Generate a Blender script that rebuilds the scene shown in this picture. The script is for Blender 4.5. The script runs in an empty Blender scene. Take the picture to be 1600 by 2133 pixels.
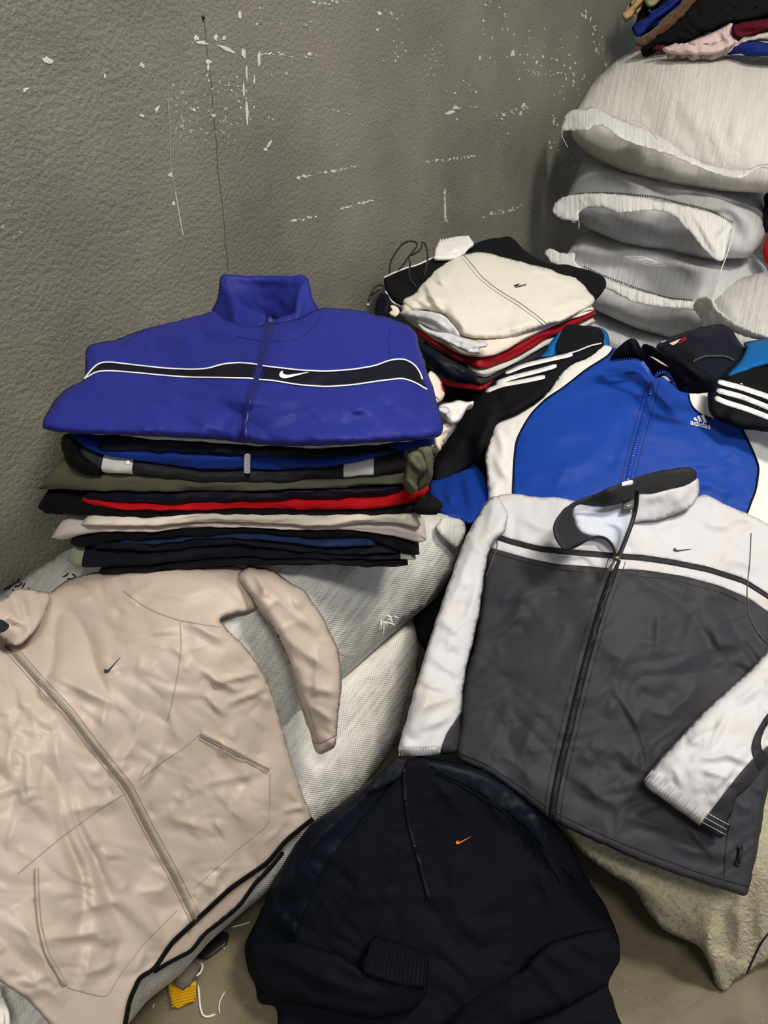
import bpy, math, random
import numpy as np
from mathutils import Vector
from mathutils.geometry import delaunay_2d_cdt
from mathutils.bvhtree import BVHTree

# ------------------------------------------------------------------ camera
scene = bpy.context.scene
FPX, PITCH, CAMH = 1540.0, math.radians(34.0), 1.60
cs, sn = math.cos(PITCH), math.sin(PITCH)
C0 = np.array([0, 0, CAMH]); RV = np.array([1.0, 0, 0])
FV = np.array([0, cs, -sn]); UV_ = np.array([0, sn, cs])
cam_d = bpy.data.cameras.new('camera'); cam = bpy.data.objects.new('camera', cam_d)
scene.collection.objects.link(cam)
cam.location = C0; cam.rotation_euler = (math.pi/2 - PITCH, 0, 0)
cam_d.sensor_fit = 'VERTICAL'; cam_d.sensor_height = 24.0
cam_d.lens = FPX/2133*24.0; cam_d.clip_start = 0.02
scene.camera = cam
# ------------------------------------------------------------------ world, lights, exposure
scene.view_settings.view_transform = 'Standard'
scene.view_settings.look = 'None'
scene.view_settings.gamma = 1.0
scene.view_settings.use_curve_mapping = False
scene.view_settings.exposure = 0.14
world = bpy.data.worlds.new('warehouse_air'); scene.world = world; world.use_nodes = True
wb = world.node_tree.nodes['Background']
wb.inputs[0].default_value = (0.80, 0.88, 1.0, 1); wb.inputs[1].default_value = 0.22
def lamp(name, loc, target, size, power, col):
    l = bpy.data.lights.new(name, 'AREA'); l.shape = 'RECTANGLE'; l.size, l.size_y = size
    l.energy = power; l.color = col
    o = bpy.data.objects.new(name, l); scene.collection.objects.link(o)
    o.location = loc
    o.rotation_euler = (Vector(target) - Vector(loc)).to_track_quat('-Z', 'Y').to_euler()
    o['kind'] = 'structure'
    return o
lamp('ceiling_lamp_main', (1.8, 0.55, 4.5), (0.1, 1.2, 0.5), (0.5, 0.9), 128, (1.0, 0.93, 0.82))
lamp('ceiling_lamp_front', (0.4, -1.2, 4.6), (0.2, 1.4, 0.5), (1.2, 0.5), 84, (1.0, 0.95, 0.88))
# ------------------------------------------------------------------ projection helpers
def A(x): return np.asarray(x, float)
def raydir(px, py):
    px, py = A(px), A(py)
    return (FV + ((px-800)/FPX)[..., None]*RV - ((py-1066.5)/FPX)[..., None]*UV_)
def P(px, py, d): return C0 + raydir(px, py)*A(d)[..., None]
def d_z(px, py, z): return (z-CAMH)/raydir(px, py)[..., 2]
def d_y(px, py, y): return y/raydir(px, py)[..., 1]
# the long wall: runs away to the right at WANG from the camera heading
WANG = math.radians(33.0)
WD = np.array([math.sin(WANG), math.cos(WANG), 0]); WN = np.array([math.cos(WANG), -math.sin(WANG), 0])
W0 = np.array([-0.742, 1.228, 0])
def d_wall(px, py): return ((W0-C0)@WN)/(raydir(px, py)@WN)
# ------------------------------------------------------------------ noise
def gnoise(x, y, seed=0):
    x, y = A(x), A(y)
    xi, yi = np.floor(x).astype(np.int64), np.floor(y).astype(np.int64)
    xf, yf = x-xi, y-yi
    def grad(ix, iy):
        h = (ix*374761393 + iy*668265263 + seed*974634777) & 0x7fffffff
        h = ((h ^ (h >> 13))*1274126177) & 0x7fffffff
        h = h ^ (h >> 16)
        a = (h % 4096)/4096*2*math.pi
        return np.cos(a), np.sin(a)
    def dotg(ox, oy):
        gx, gy = grad(xi+ox, yi+oy)
        return gx*(xf-ox) + gy*(yf-oy)
    u, v = xf*xf*xf*(xf*(xf*6-15)+10), yf*yf*yf*(yf*(yf*6-15)+10)
    a = dotg(0, 0)*(1-u)+dotg(1, 0)*u; b = dotg(0, 1)*(1-u)+dotg(1, 1)*u
    return (a*(1-v)+b*v)*1.5
# ------------------------------------------------------------------ polylines
def chaikin(p, it, closed, cmax=7.0):
    """round the corners, cutting at most cmax pixels off each side"""
    p = A(p)
    for k in range(it):
        a, b = (p, np.roll(p, -1, 0)) if closed else (p[:-1], p[1:])
        L = np.linalg.norm((b-a)[:, :2], axis=1)[:, None]; t = np.minimum(.22, cmax/(k+1)/np.maximum(L, 1e-6))
        q = np.stack([a+(b-a)*t, b-(b-a)*t], 1).reshape(-1, p.shape[1])
        p = q if closed else np.vstack([p[:1], q[1:-1], p[-1:]])
    return p
def resample(p, step, closed=False):
    p = A(p)
    if closed: p = np.vstack([p, p[:1]])
    s = np.concatenate([[0], np.cumsum(np.linalg.norm(np.diff(p[:, :2], axis=0), axis=1))])
    n = max(2, int(round(s[-1]/step)))
    t = np.linspace(0, s[-1], n+1)
    q = np.stack([np.interp(t, s, p[:, k]) for k in range(p.shape[1])], 1)
    return q[:-1] if closed else q
def inside(pts, poly):
    x, y = pts[:, 0], pts[:, 1]; r = np.zeros(len(pts), bool)
    a = poly; b = np.roll(poly, -1, 0)
    for (x0, y0), (x1, y1) in zip(a, b):
        if y0 == y1: continue
        c = ((y0 > y) != (y1 > y)) & (x < (x1-x0)*(y-y0)/(y1-y0)+x0)
        r ^= c
    return r
def edist(pts, poly, closed=True):
    a = poly; b = np.roll(poly, -1, 0)
    if not closed: a, b = poly[:-1], poly[1:]
    best = np.full(len(pts), 1e9)
    for p, q in zip(a, b):
        d = q-p; L = d@d
        t = np.clip(((pts-p)@d)/max(L, 1e-9), 0, 1)
        best = np.minimum(best, np.hypot(*(pts-(p+t[:, None]*d)).T))
    return best
# ------------------------------------------------------------------ drape surface
BVH = {}
def build_tps(ctrl):
    xy = A([[c[0], c[1]] for c in ctrl]); dep = []
    for c in ctrl:
        x, y, k, v = c
        dep.append({'z': lambda: d_z(x, y, v), 'd': lambda: v, 'y': lambda: d_y(x, y, v), 'w': lambda: d_wall(x, y)-v}[k]())
    inv = 1/A(dep); n = len(xy); xs = xy/1000
    def U(r2): return r2*np.log(r2+1e-9)
    def ker(a, b): return U(((a[:, None]-b[None])**2).sum(-1))
    K = ker(xs, xs)+np.eye(n)*1e-4
    Q = np.hstack([np.ones((n, 1)), xs]); M = np.block([[K, Q], [Q.T, np.zeros((3, 3))]])
    w = np.linalg.solve(M, np.concatenate([inv, np.zeros(3)]))
    def f(p):
        p = A(p)/1000
        return 1/np.maximum(ker(p, xs)@w[:n]+np.hstack([np.ones((len(p), 1)), p])@w[n:], .15)
    return f
class Surf:
    """a draped cloth surface: distance along each photo ray comes from the things the cloth lies on"""
    def __init__(s, outline, ctrl, roll=.012, rpx=14, folds=(), wr=(), supports=(), gap=.006, seed=1, crease=None, jit=1.6):
        q = A(outline)
        if jit: q = q+np.stack([gnoise(q[:, 0]/22+seed, q[:, 1]/22, seed), gnoise(q[:, 0]/22+7, q[:, 1]/22+seed, seed+1)], 1)*jit
        s.outline = q; s.creases = []
        if crease:      # many short sharp wrinkles
            n, ln, w, amp, ang, spread = crease; rg = random.Random(seed*17+3); mn, mx = q.min(0), q.max(0); cx, cy, ca = 0, 0, 0
            while len(s.creases) < n:
                if rg.random() < .35 or not s.creases:
                    cx, cy = rg.uniform(mn[0], mx[0]), rg.uniform(mn[1], mx[1]); ca = ang+rg.gauss(0, spread)
                x, y = cx+rg.gauss(0, ln*.5), cy+rg.gauss(0, ln*.5); a = math.radians(ca+rg.gauss(0, 28)); L = ln*rg.uniform(.4, 1.4)
                s.creases.append((x, y, math.cos(a), math.sin(a), L, w*rg.uniform(.5, 1.5), amp*rg.choice((1, 1, 1, -1))*rg.uniform(.3, 1.2), rg.uniform(-.25, .25)))
        s.tps = build_tps(ctrl); s.roll, s.rpx = roll, rpx
        s.folds, s.wr, s.seed = folds, wr, seed
        s.H = None
        if supports:
            mn, mx = s.outline.min(0)-30, s.outline.max(0)+30
            st = 12; gx = np.arange(mn[0], mx[0]+st, st); gy = np.arange(mn[1], mx[1]+st, st)
            X, Y = np.meshgrid(gx, gy); pts = np.stack([X.ravel(), Y.ravel()], 1)
            D = s.tps(pts); H = np.full(len(pts), 1e9)
            rd = raydir(pts[:, 0], pts[:, 1]); ln = np.linalg.norm(rd, axis=1)
            for sup in supports:
                for bv in BVH[sup]:
                    for i in range(len(pts)):
                        h = bv.ray_cast(Vector(C0), Vector(rd[i]/ln[i]))
                        if h[0] is not None: H[i] = min(H[i], h[3]/ln[i]-gap)
            D0 = D.reshape(X.shape); H = H.reshape(X.shape); G = np.minimum(D0, H)
            for _ in range(6):
                Gp = np.pad(G, 1, mode='edge')
                B = (Gp[:-2, 1:-1]+Gp[2:, 1:-1]+Gp[1:-1, :-2]+Gp[1:-1, 2:]+2*G)/6
                G = np.minimum(np.minimum(B, D0), H)
            s.H = (mn, st, G-D0)
    def depth(s, p):
        p = A(p); d = s.tps(p)
        if s.H:
            mn, st, G = s.H
            u = np.clip((p[:, 0]-mn[0])/st, 0, G.shape[1]-1.001); v = np.clip((p[:, 1]-mn[1])/st, 0, G.shape[0]-1.001)
            i, j = u.astype(int), v.astype(int); a, b = u-i, v-j
            d = d + (G[j, i]*(1-a)*(1-b)+G[j, i+1]*a*(1-b)+G[j+1, i]*(1-a)*b+G[j+1, i+1]*a*b)
        return d
    def relief(s, p):
        h = np.zeros(len(p))
        for k, (amp, sc, ang, stretch, kind) in enumerate(s.wr):
            a = math.radians(ang); u = (p[:, 0]*math.cos(a)+p[:, 1]*math.sin(a))/(sc*stretch); v = (-p[:, 0]*math.sin(a)+p[:, 1]*math.cos(a))/sc
            wx = gnoise(u*.7+9, v*.7, s.seed+50+k)*.8; 
            n = gnoise(u+wx, v+wx, s.seed+k*7)
            mask = np.clip(.55+1.2*gnoise(u*.35+3, v*.35+5, s.seed+90+k), 0, 1)
            if kind == 'f': n = np.abs(n)*2-.4
            if kind == 'r': n = (1-np.minimum(np.abs(n)*2.6, 1))**2
            h += amp*n*mask
        for (x, y, cx, cy, L, w, amp, bow) in s.creases:
            dx, dy = p[:, 0]-x, p[:, 1]-y; t = (dx*cx+dy*cy)/L
            I = np.nonzero(np.abs(t) < .5)[0]
            if not len(I): continue
            t = t[I]; q_ = (-dx*cy+dy*cx)[I]+bow*L*(t*t*4-1)*.5
            tp = np.cos(np.pi*t)**2*np.where(q_ > 0, 1, 1)
            h[I] += amp*tp*np.exp(-np.abs(q_)/np.where(q_ > 0, w, w*2.2))
        for (x0, y0, x1, y1, w, amp) in s.folds:
            a = A([x0, y0]); d = A([x1, y1])-a; L = np.hypot(*d); t = ((p-a)@d)/(L*L)
            q = ((p-a)@A([-d[1], d[0]]))/L + gnoise(p[:, 0]/60, p[:, 1]/60, 3)*w*.6
            m = np.clip(t, 0, 1); tp = np.where((t > -.05) & (t < 1.05), np.sin(np.pi*np.clip(m*.94+.03, 0, 1))**.7, 0)
            h += amp*1.25*np.exp(-np.abs(q)**1.3/np.where(q > 0, w*.75, w*1.5)**1.3)*tp - .4*amp*np.exp(-((q-2*w)/w)**2)*tp
        return h
    def full(s, p):
        p = A(p); d = s.depth(p)
        e = edist(p, s.outline); ins = inside(p, s.outline); e = np.where(ins, e, 0)
        k = 1-np.minimum(e/s.rpx, 1)
        d = d + s.roll*(1-np.sqrt(np.maximum(1-k*k, 0)))
        d = d - s.relief(p)*np.minimum(1, .45+e/22)
        fl = d_z(p[:, 0], p[:, 1], .012); return np.minimum(d, np.where(fl > 0, fl, 99))
    def pt(s, p, lift=0.0):
        p = A(p); return P(p[:, 0], p[:, 1], s.full(p)-lift)
# ------------------------------------------------------------------ object helpers
COL = scene.collection
def link(o): COL.objects.link(o); return o
def tag(o, label, cat=None, group=None, kind=None):
    if label: o['label'] = label
    if cat: o['category'] = cat
    if group: o['group'] = group
    if kind: o['kind'] = kind
    return o
def thing(name, label, cat, loc, group=None):
    o = bpy.data.objects.new(name, None); o.empty_display_size = .05; link(o); o.location = loc
    return tag(o, label, cat, group)
def mesh_obj(name, V, Fc, mat, parent=None, uv=None, smooth=True, bvh=None):
    V = A(V); off = np.zeros(3)
    if parent is not None:
        off = A(parent.location); q = parent.parent
        while q is not None: off = off+A(q.location); q = q.parent
    else: off = A([V[:, 0].mean(), V[:, 1].mean(), V[:, 2].min()])
    L = V-off
    if parent is not None and parent.rotation_euler.z:
        a = parent.rotation_euler.z; L = np.stack([L[:, 0]*math.cos(a)+L[:, 1]*math.sin(a), -L[:, 0]*math.sin(a)+L[:, 1]*math.cos(a), L[:, 2]], 1)
    me = bpy.data.meshes.new(name); me.from_pydata(L.tolist(), [], [list(map(int, f)) for f in Fc])
    me.materials.append(mat)
    if uv is not None:
        l = me.uv_layers.new(name='UVMap'); vi = np.zeros(len(me.loops), int); me.loops.foreach_get('vertex_index', vi)
        l.data.foreach_set('uv', A(uv)[vi].astype(np.float32).ravel())
    if smooth: me.polygons.foreach_set('use_smooth', [True]*len(me.polygons))
    me.update(); o = bpy.data.objects.new(name, me); link(o)
    if parent is not None: o.parent = parent
    else: o.location = off
    if bvh: BVH.setdefault(bvh, []).append(BVHTree.FromPolygons([tuple(v) for v in V], [tuple(map(int, f)) for f in Fc]))
    return o
def solid(o, t, off=-1):
    m = o.modifiers.new('thickness', 'SOLIDIFY'); m.thickness = t; m.offset = off; return o
def cdt(outline, polys, step, seed=0):
    """triangulate the outline with the panel lines as creases"""
    rng = np.random.RandomState(seed)
    pts = [outline]; edges = []; base = 0
    n = len(outline); edges += [(i, (i+1) % n) for i in range(n)]; base = n
    for q in polys:
        m = len(q); pts.append(q); edges += [(base+i, base+(i+1) % m) for i in range(m)]; base += m
    con = np.vstack(pts)
    mn, mx = outline.min(0), outline.max(0)
    gy = np.arange(mn[1], mx[1], step*.866); G = []
    for k, y in enumerate(gy):
        x = np.arange(mn[0]+(k % 2)*step/2, mx[0], step); G.append(np.stack([x, np.full_like(x, y)], 1))
    G = np.vstack(G); G += rng.uniform(-.12, .12, G.shape)*step
    G = G[inside(G, outline)]
    # keep grid points away from crease points
    cell = {}
    for c in con: cell.setdefault((int(c[0]//step), int(c[1]//step)), []).append(c)
    keep = []
    for g in G:
        i, j = int(g[0]//step), int(g[1]//step); ok = True
        for a in (-1, 0, 1):
            for b in (-1, 0, 1):
                for c in cell.get((i+a, j+b), ()):
                    if (c[0]-g[0])**2+(c[1]-g[1])**2 < (step*.55)**2: ok = False
        keep.append(ok)
    G = G[np.array(keep, bool)] if len(G) else G
    allp = np.vstack([con, G]) if len(G) else con
    r = delaunay_2d_cdt([Vector(p) for p in allp], edges, [], 0, 1e-4)
    V = A([list(v) for v in r[0]]); Fc = A(r[2]).astype(int)
    cen = V[Fc].mean(1); Fc = Fc[inside(cen, outline)]
    a, b, c = V[Fc[:, 0]], V[Fc[:, 1]], V[Fc[:, 2]]
    cr = (b[:, 0]-a[:, 0])*(c[:, 1]-a[:, 1])-(b[:, 1]-a[:, 1])*(c[:, 0]-a[:, 0])
    Fc[cr > 0] = Fc[cr > 0][:, ::-1]      # seen face towards the camera
    return V, Fc
def split_mesh(V, Fc):
    u, inv = np.unique(Fc, return_inverse=True); return u, inv.reshape(Fc.shape)
def OL(pts, step=9, it=2): return resample(chaikin(pts, it, True), step, True)
def garment(parent, surf, base, panels=(), step=9, thick=.004, bvh=None, lift=0.0, sm=2):
    """base=(name,mat); panels=[(name,poly,mat)] later ones win"""
    polys = [OL(q[1], step, sm if len(q) < 4 else q[3]) for q in panels]
    outline = surf.outline
    V, Fc = cdt(outline, polys, step, surf.seed)
    W = P(V[:, 0], V[:, 1], surf.full(V)-lift)
    cen = V[Fc].mean(1); cls = np.full(len(Fc), -1)
    for k, q in enumerate(polys): cls[inside(cen, q)] = k
    md = np.median(surf.depth(V))/FPX; out = []
    for k in range(-1, len(polys)):
        f = Fc[cls == k]
        if not len(f): continue
        nm, mt = base if k < 0 else (panels[k][0], panels[k][2])
        u, g = split_mesh(V, f)
        o = mesh_obj(nm, W[u], g, mt, parent, uv=V[u]*md); solid(o, thick); out.append(o)
    if bvh: BVH.setdefault(bvh, []).append(BVHTree.FromPolygons([tuple(v) for v in W], [tuple(map(int, f)) for f in Fc]))
    return out
def sub(objs):      # panels of a part become its sub-parts
    for o in objs[1:]: o.parent = objs[0]
    return objs
def decal(parent, surf, poly, mat, name, lift=.0016, step=5, sm=1):
    q = OL(poly, step, sm); V, Fc = cdt(q, [], step, 1)
    return mesh_obj(name, surf.pt(V, lift), Fc, mat, parent, uv=V*.001)
def strip(parent, surf, line, w, mat, name, lift=.0025, step=6, sm=2, base=-.001, kind=None):
    """a band, seam or cord lying along the cloth"""
    q = resample(chaikin(line, sm, False), step)
    t = np.gradient(q, axis=0); t /= np.linalg.norm(t, axis=1)[:, None]+1e-9; nrm = np.stack([-t[:, 1], t[:, 0]], 1)
    offs = [-1, -.7, 0, .7, 1]; lf = [lift*.7, lift, lift, lift, lift*.7] if w < 3 and base == -.001 else [base, lift*.8, lift, lift*.8, base]; V = []; UVs = []
    for o, l in zip(offs, lf):
        p = q+nrm*o*w/2; V.append(surf.pt(p, l)); UVs.append(p*.001)
    n = len(q); V = np.vstack(V); UVs = np.vstack(UVs)
    Fc = [(k*n+i, k*n+i+1, (k+1)*n+i+1, (k+1)*n+i) for k in range(4) for i in range(n-1)]
    o = mesh_obj(name, V, Fc, mat, parent, uv=UVs)
    if kind: o['kind'] = kind
    return o
def teeth(parent, surf, line, w, mat, name='zipper_teeth', pitch=5.5, lift=.004, sm=2, duty=.55):
    q = resample(chaikin(line, sm, False), pitch); V = []; Fc = []
    t = np.gradient(q, axis=0); t /= np.linalg.norm(t, axis=1)[:, None]+1e-9; nrm = np.stack([-t[:, 1], t[:, 0]], 1)
    c = []
    for i in range(len(q)):
        a, b = q[i]-t[i]*pitch*duty/2, q[i]+t[i]*pitch*duty/2
        c += [a-nrm[i]*w/2, a+nrm[i]*w/2, b+nrm[i]*w/2, b-nrm[i]*w/2]
    c = A(c); lo = surf.pt(c, .0005); hi = surf.pt(c, lift)
    for i in range(len(q)):
        k = len(V); V += list(lo[4*i:4*i+4])+list(hi[4*i:4*i+4])
        Fc += [(k+4, k+5, k+6, k+7), (k, k+1, k+5, k+4), (k+1, k+2, k+6, k+5), (k+2, k+3, k+7, k+6), (k+3, k, k+4, k+7)]
    o = mesh_obj(name, V, Fc, mat, parent, uv=np.zeros((len(V), 2)), smooth=False); o['kind'] = 'stuff'; return o
SWOOSH = [(1, .46), (.30, .12), (.18, .07), (.08, .09), (.02, .17), (.015, .27), (.06, .38), (.15, .49), (.125, .39), (.135, .31), (.19, .26), (.28, .25), (.6, .345)]
def unit_decal(parent, surf, shape, o, ux, uy, mat, name, lift=.0018):
    s = A(shape); return decal(parent, surf, A(o)+s[:, :1]*A(ux)+s[:, 1:]*A(uy), mat, name, lift, 3, 1)
def text_decal(parent, surf, txt, o, ux, uy, mat, name='lettering', lift=.002, bold=.02):
    cu = bpy.data.curves.new('lettering', 'FONT'); cu.body = txt; cu.size = 1; cu.offset = bold; cu.resolution_u = 3
    ob = bpy.data.objects.new('lettering', cu); link(ob)
    dg = bpy.context.evaluated_depsgraph_get(); me = ob.evaluated_get(dg).to_mesh()
    v = A([list(x.co)[:2] for x in me.vertices]); f = [list(p.vertices) for p in me.polygons]
    ob.evaluated_get(dg).to_mesh_clear(); bpy.data.objects.remove(ob); bpy.data.curves.remove(cu)
    v[:, 0] /= max(v[:, 0].max(), 1e-6)
    px = A(o)+v[:, :1]*A(ux)+v[:, 1:]*A(uy)
    return mesh_obj(name, surf.pt(px, lift), f, mat, parent, uv=px*.001, smooth=False)
# ------------------------------------------------------------------ stuffed sack / bundle
def bundle(name, label, cat, outline, ctrl, R, Rb, rpx, mat, step=12, wr=(), folds=(), seed=1, group=None, bvh=None, uvrot=0, parent=None, part='body', zlo=.003, zhi=None):
    q = OL(outline, step, 2); s = Surf(q, ctrl, 0, 10, folds, wr, seed=seed)
    V, Fc = cdt(q, [], step, seed)
    e = edist(V, q); on = e < 1e-3
    k = 1-np.minimum(e/rpx, 1); pr = np.sqrt(np.maximum(1-k**2.2, 0)); pr[on] = 0
    D = s.depth(V); rel = s.relief(V)*np.minimum(1, e/25)
    dw = d_wall(V[:, 0], V[:, 1]); lim = np.minimum(np.where(dw > 0, dw-.004, 99), 99)
    dfl = d_z(V[:, 0], V[:, 1], zlo); lim = np.minimum(lim, np.where(dfl > 0, dfl, 99))
    df, db = D+R*(1-pr)-rel, D+R+Rb*pr
    if zhi: df = np.maximum(df, d_z(V[:, 0], V[:, 1], zhi)); db = np.maximum(db, df+.01)
    db = np.minimum(db, lim); df = np.minimum(df, db-.001*pr)
    front = P(V[:, 0], V[:, 1], df); back = P(V[:, 0], V[:, 1], db)
    n = len(V); idx = np.arange(n)+n; idx[on] = np.arange(n)[on]
    FF = np.vstack([Fc, idx[Fc][:, ::-1]]); W = np.vstack([front, back])
    md = np.median(D)/FPX; uv = np.vstack([V, V])*md
    a = math.radians(uvrot); uv = uv@A([[math.cos(a), -math.sin(a)], [math.sin(a), math.cos(a)]])
    u, g = split_mesh(W, FF)
    root = parent
    if root is None:
        zmin = W[u][:, 2].min(); root = thing(name, label, cat, (W[u][:, 0].mean(), W[u][:, 1].mean(), zmin), group)
    mesh_obj(part, W[u], g, mat, root, uv=uv[u], bvh=bvh)
    s.rootobj = root; s.bR, s.brpx = R, rpx
    # front surface for things lying on the sack
    def full(p, s=s, q=q):
        p = A(p); e = np.where(inside(p, q), edist(p, q), 0); k = 1-np.minimum(e/rpx, 1)
        d = s.depth(p)+R*(1-np.sqrt(np.maximum(1-k**2.2, 0)))-s.relief(p)*np.minimum(1, e/25)
        dw = d_wall(p[:, 0], p[:, 1]); return np.minimum(d, np.where(dw > 0, dw-.006, 99))
    s.full = full
    return s
# ------------------------------------------------------------------ folded garment in a stack, seen from its folded edge
def layer(parent, name, top, bot, mat, yf, x0, x1, D=.34, n=70, bands=(), seed=1, bulge=.5, cap=14, amp=.004, bvh=None):
    xs = np.linspace(x0, x1, n)
    def curve(c):
        c = A(c); y = np.interp(xs, c[:, 0], c[:, 1])
        for _ in range(3): y = np.concatenate([y[:1], (y[:-2]+2*y[1:-1]+y[2:])/4, y[-1:]])
        return y
    t, b = curve(top), curve(bot); b = np.maximum(b, t+5); b = b+gnoise(xs/26, xs*0+seed, seed)*1.6; t = t+gnoise(xs/30, xs*0+seed+5, seed)*1.2
    edge = np.minimum(xs-x0, x1-xs); e = np.sqrt(np.clip(1-(1-np.minimum(edge/cap, 1))**2, 0, 1)); e = .12+.88*e
    m = (t+b)/2; t, b = m+(t-m)*e, m+(b-m)*e
    y0 = yf(xs)+.02*(1-e)
    Pt, Pb = P(xs, t, d_y(xs, t, y0)), P(xs, b, d_y(xs, b, y0))
    K = 11; rings = []
    ang = np.linspace(math.pi/2, -math.pi/2, K)
    mid, hz = (Pt+Pb)/2, (Pt-Pb)/2
    h = np.abs(hz[:, 2]); r = np.minimum(h*1.3, .03)*bulge*2
    rings.append(Pt+np.stack([np.zeros(n), np.full(n, D), np.zeros(n)], 1))
    rings.append(Pt+np.stack([np.zeros(n), np.full(n, D*.4), np.zeros(n)], 1))
    for k, a in enumerate(ang):
        nn = gnoise(xs/34+seed*3.1, np.full(n, k*.22), seed)*amp + gnoise(xs/120, np.full(n, k*.3), seed+4)*amp*1.2
        c = math.cos(a)**.8 if math.cos(a) > 0 else 0
        rings.append(mid+hz*math.sin(a)*(.9+.1*abs(math.sin(a)))+np.stack([np.zeros(n), r*(1-c)-nn*c, np.zeros(n)], 1))
    rings.append(Pb+np.stack([np.zeros(n), np.full(n, D*.4), np.zeros(n)], 1))
    rings.append(Pb+np.stack([np.zeros(n), np.full(n, D), np.zeros(n)], 1))
    V = np.stack(rings, 0); R_ = len(rings); Vf = V.reshape(-1, 3)
    vv = np.concatenate([[0], np.cumsum(np.linalg.norm(np.diff(V[:, n//2], axis=0), axis=1))])
    uv = np.stack([np.tile(Pt[:, 0], R_), np.repeat(vv, n)], 1)
    groups = {}
    for i in range(n-1):
        key = -1
        for k, (xa, xb, _, _) in enumerate(bands):
            if xa <= (xs[i]+xs[i+1])/2 <= xb: key = k
        for k in range(R_):
            k2 = (k+1) % R_
            groups.setdefault(key, []).append((k*n+i, k2*n+i, k2*n+i+1, k*n+i+1))
    for i in (0, n-1):
        c = [k*n+i for k in range(R_)]; groups.setdefault(-1, []).append(c if i else c[::-1])
    if bvh: BVH.setdefault(bvh, []).append(BVHTree.FromPolygons([tuple(v) for v in Vf], [tuple(f) for g in groups.values() for f in g]))
    for key, f in groups.items():
        ids = sorted({i for q in f for i in q}); mp = {a: b for b, a in enumerate(ids)}
        nm, mt = (name, mat) if key < 0 else (bands[key][3], bands[key][2])
        mesh_obj(nm, Vf[ids], [[mp[i] for i in q] for q in f], mt, parent, uv=uv[ids])
# ------------------------------------------------------------------ soft tube: sleeves, rolled cloth, cords
def tube(parent, name, path, rad, mat, m=16, step=None, seed=1, amp=.0, flat=1.0, label=None, cat=None, group=None, round_end=True, kind=None, smit=2):
    """path: world points; rad: radius along it (m) ; flat: height/width"""
    p = A(path); rad = np.broadcast_to(A(rad), (len(p),)) if np.ndim(rad) == 0 else A(rad)
    q = np.hstack([p, rad[:, None]])
    for _ in range(smit):
        a, b = q[:-1], q[1:]; q = np.vstack([q[:1], np.stack([.75*a+.25*b, .25*a+.75*b], 1).reshape(-1, 4)[1:-1], q[-1:]])
    L = np.concatenate([[0], np.cumsum(np.linalg.norm(np.diff(q[:, :3], axis=0), axis=1))])
    st = step or max(rad.mean()*.5, .004); n = max(3, int(L[-1]/st)); t = np.linspace(0, L[-1], n)
    q = np.stack([np.interp(t, L, q[:, k]) for k in range(4)], 1); r = q[:, 3].copy(); p = q[:, :3]
    if round_end:
        e = np.minimum(t, L[-1]-t)/np.maximum(r*.8, 1e-6); r *= .25+.75*np.sqrt(np.clip(1-(1-np.minimum(e, 1))**2, 0, 1))
    tn = np.gradient(p, axis=0); tn /= np.linalg.norm(tn, axis=1)[:, None]
    up = np.tile([0, .25, 1.0], (n, 1)); sd = np.cross(tn, up); sd /= np.linalg.norm(sd, axis=1)[:, None]+1e-9; u2 = np.cross(sd, tn)
    V = []; uv = []
    for i in range(n):
        for k in range(m):
            a = 2*math.pi*k/m
            f = 1+(amp*gnoise(t[i]*22+seed, math.cos(a)*1.5+math.sin(a)*.7, seed) if amp else 0)
            V.append(p[i]+(sd[i]*math.cos(a)+u2[i]*math.sin(a)*flat)*r[i]*f); uv.append((t[i], a*r[i]))
    Fc = [(i*m+k, i*m+(k+1) % m, (i+1)*m+(k+1) % m, (i+1)*m+k) for i in range(n-1) for k in range(m)]
    Fc += [tuple(range(m))[::-1], tuple(range((n-1)*m, n*m))]
    o = mesh_obj(name, V, Fc, mat, parent, uv=uv)
    if label: tag(o, label, cat, group)
    if kind: o['kind'] = kind
    return o
def px3(path): return A([P(x, y, d) for x, y, d in path])
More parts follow.
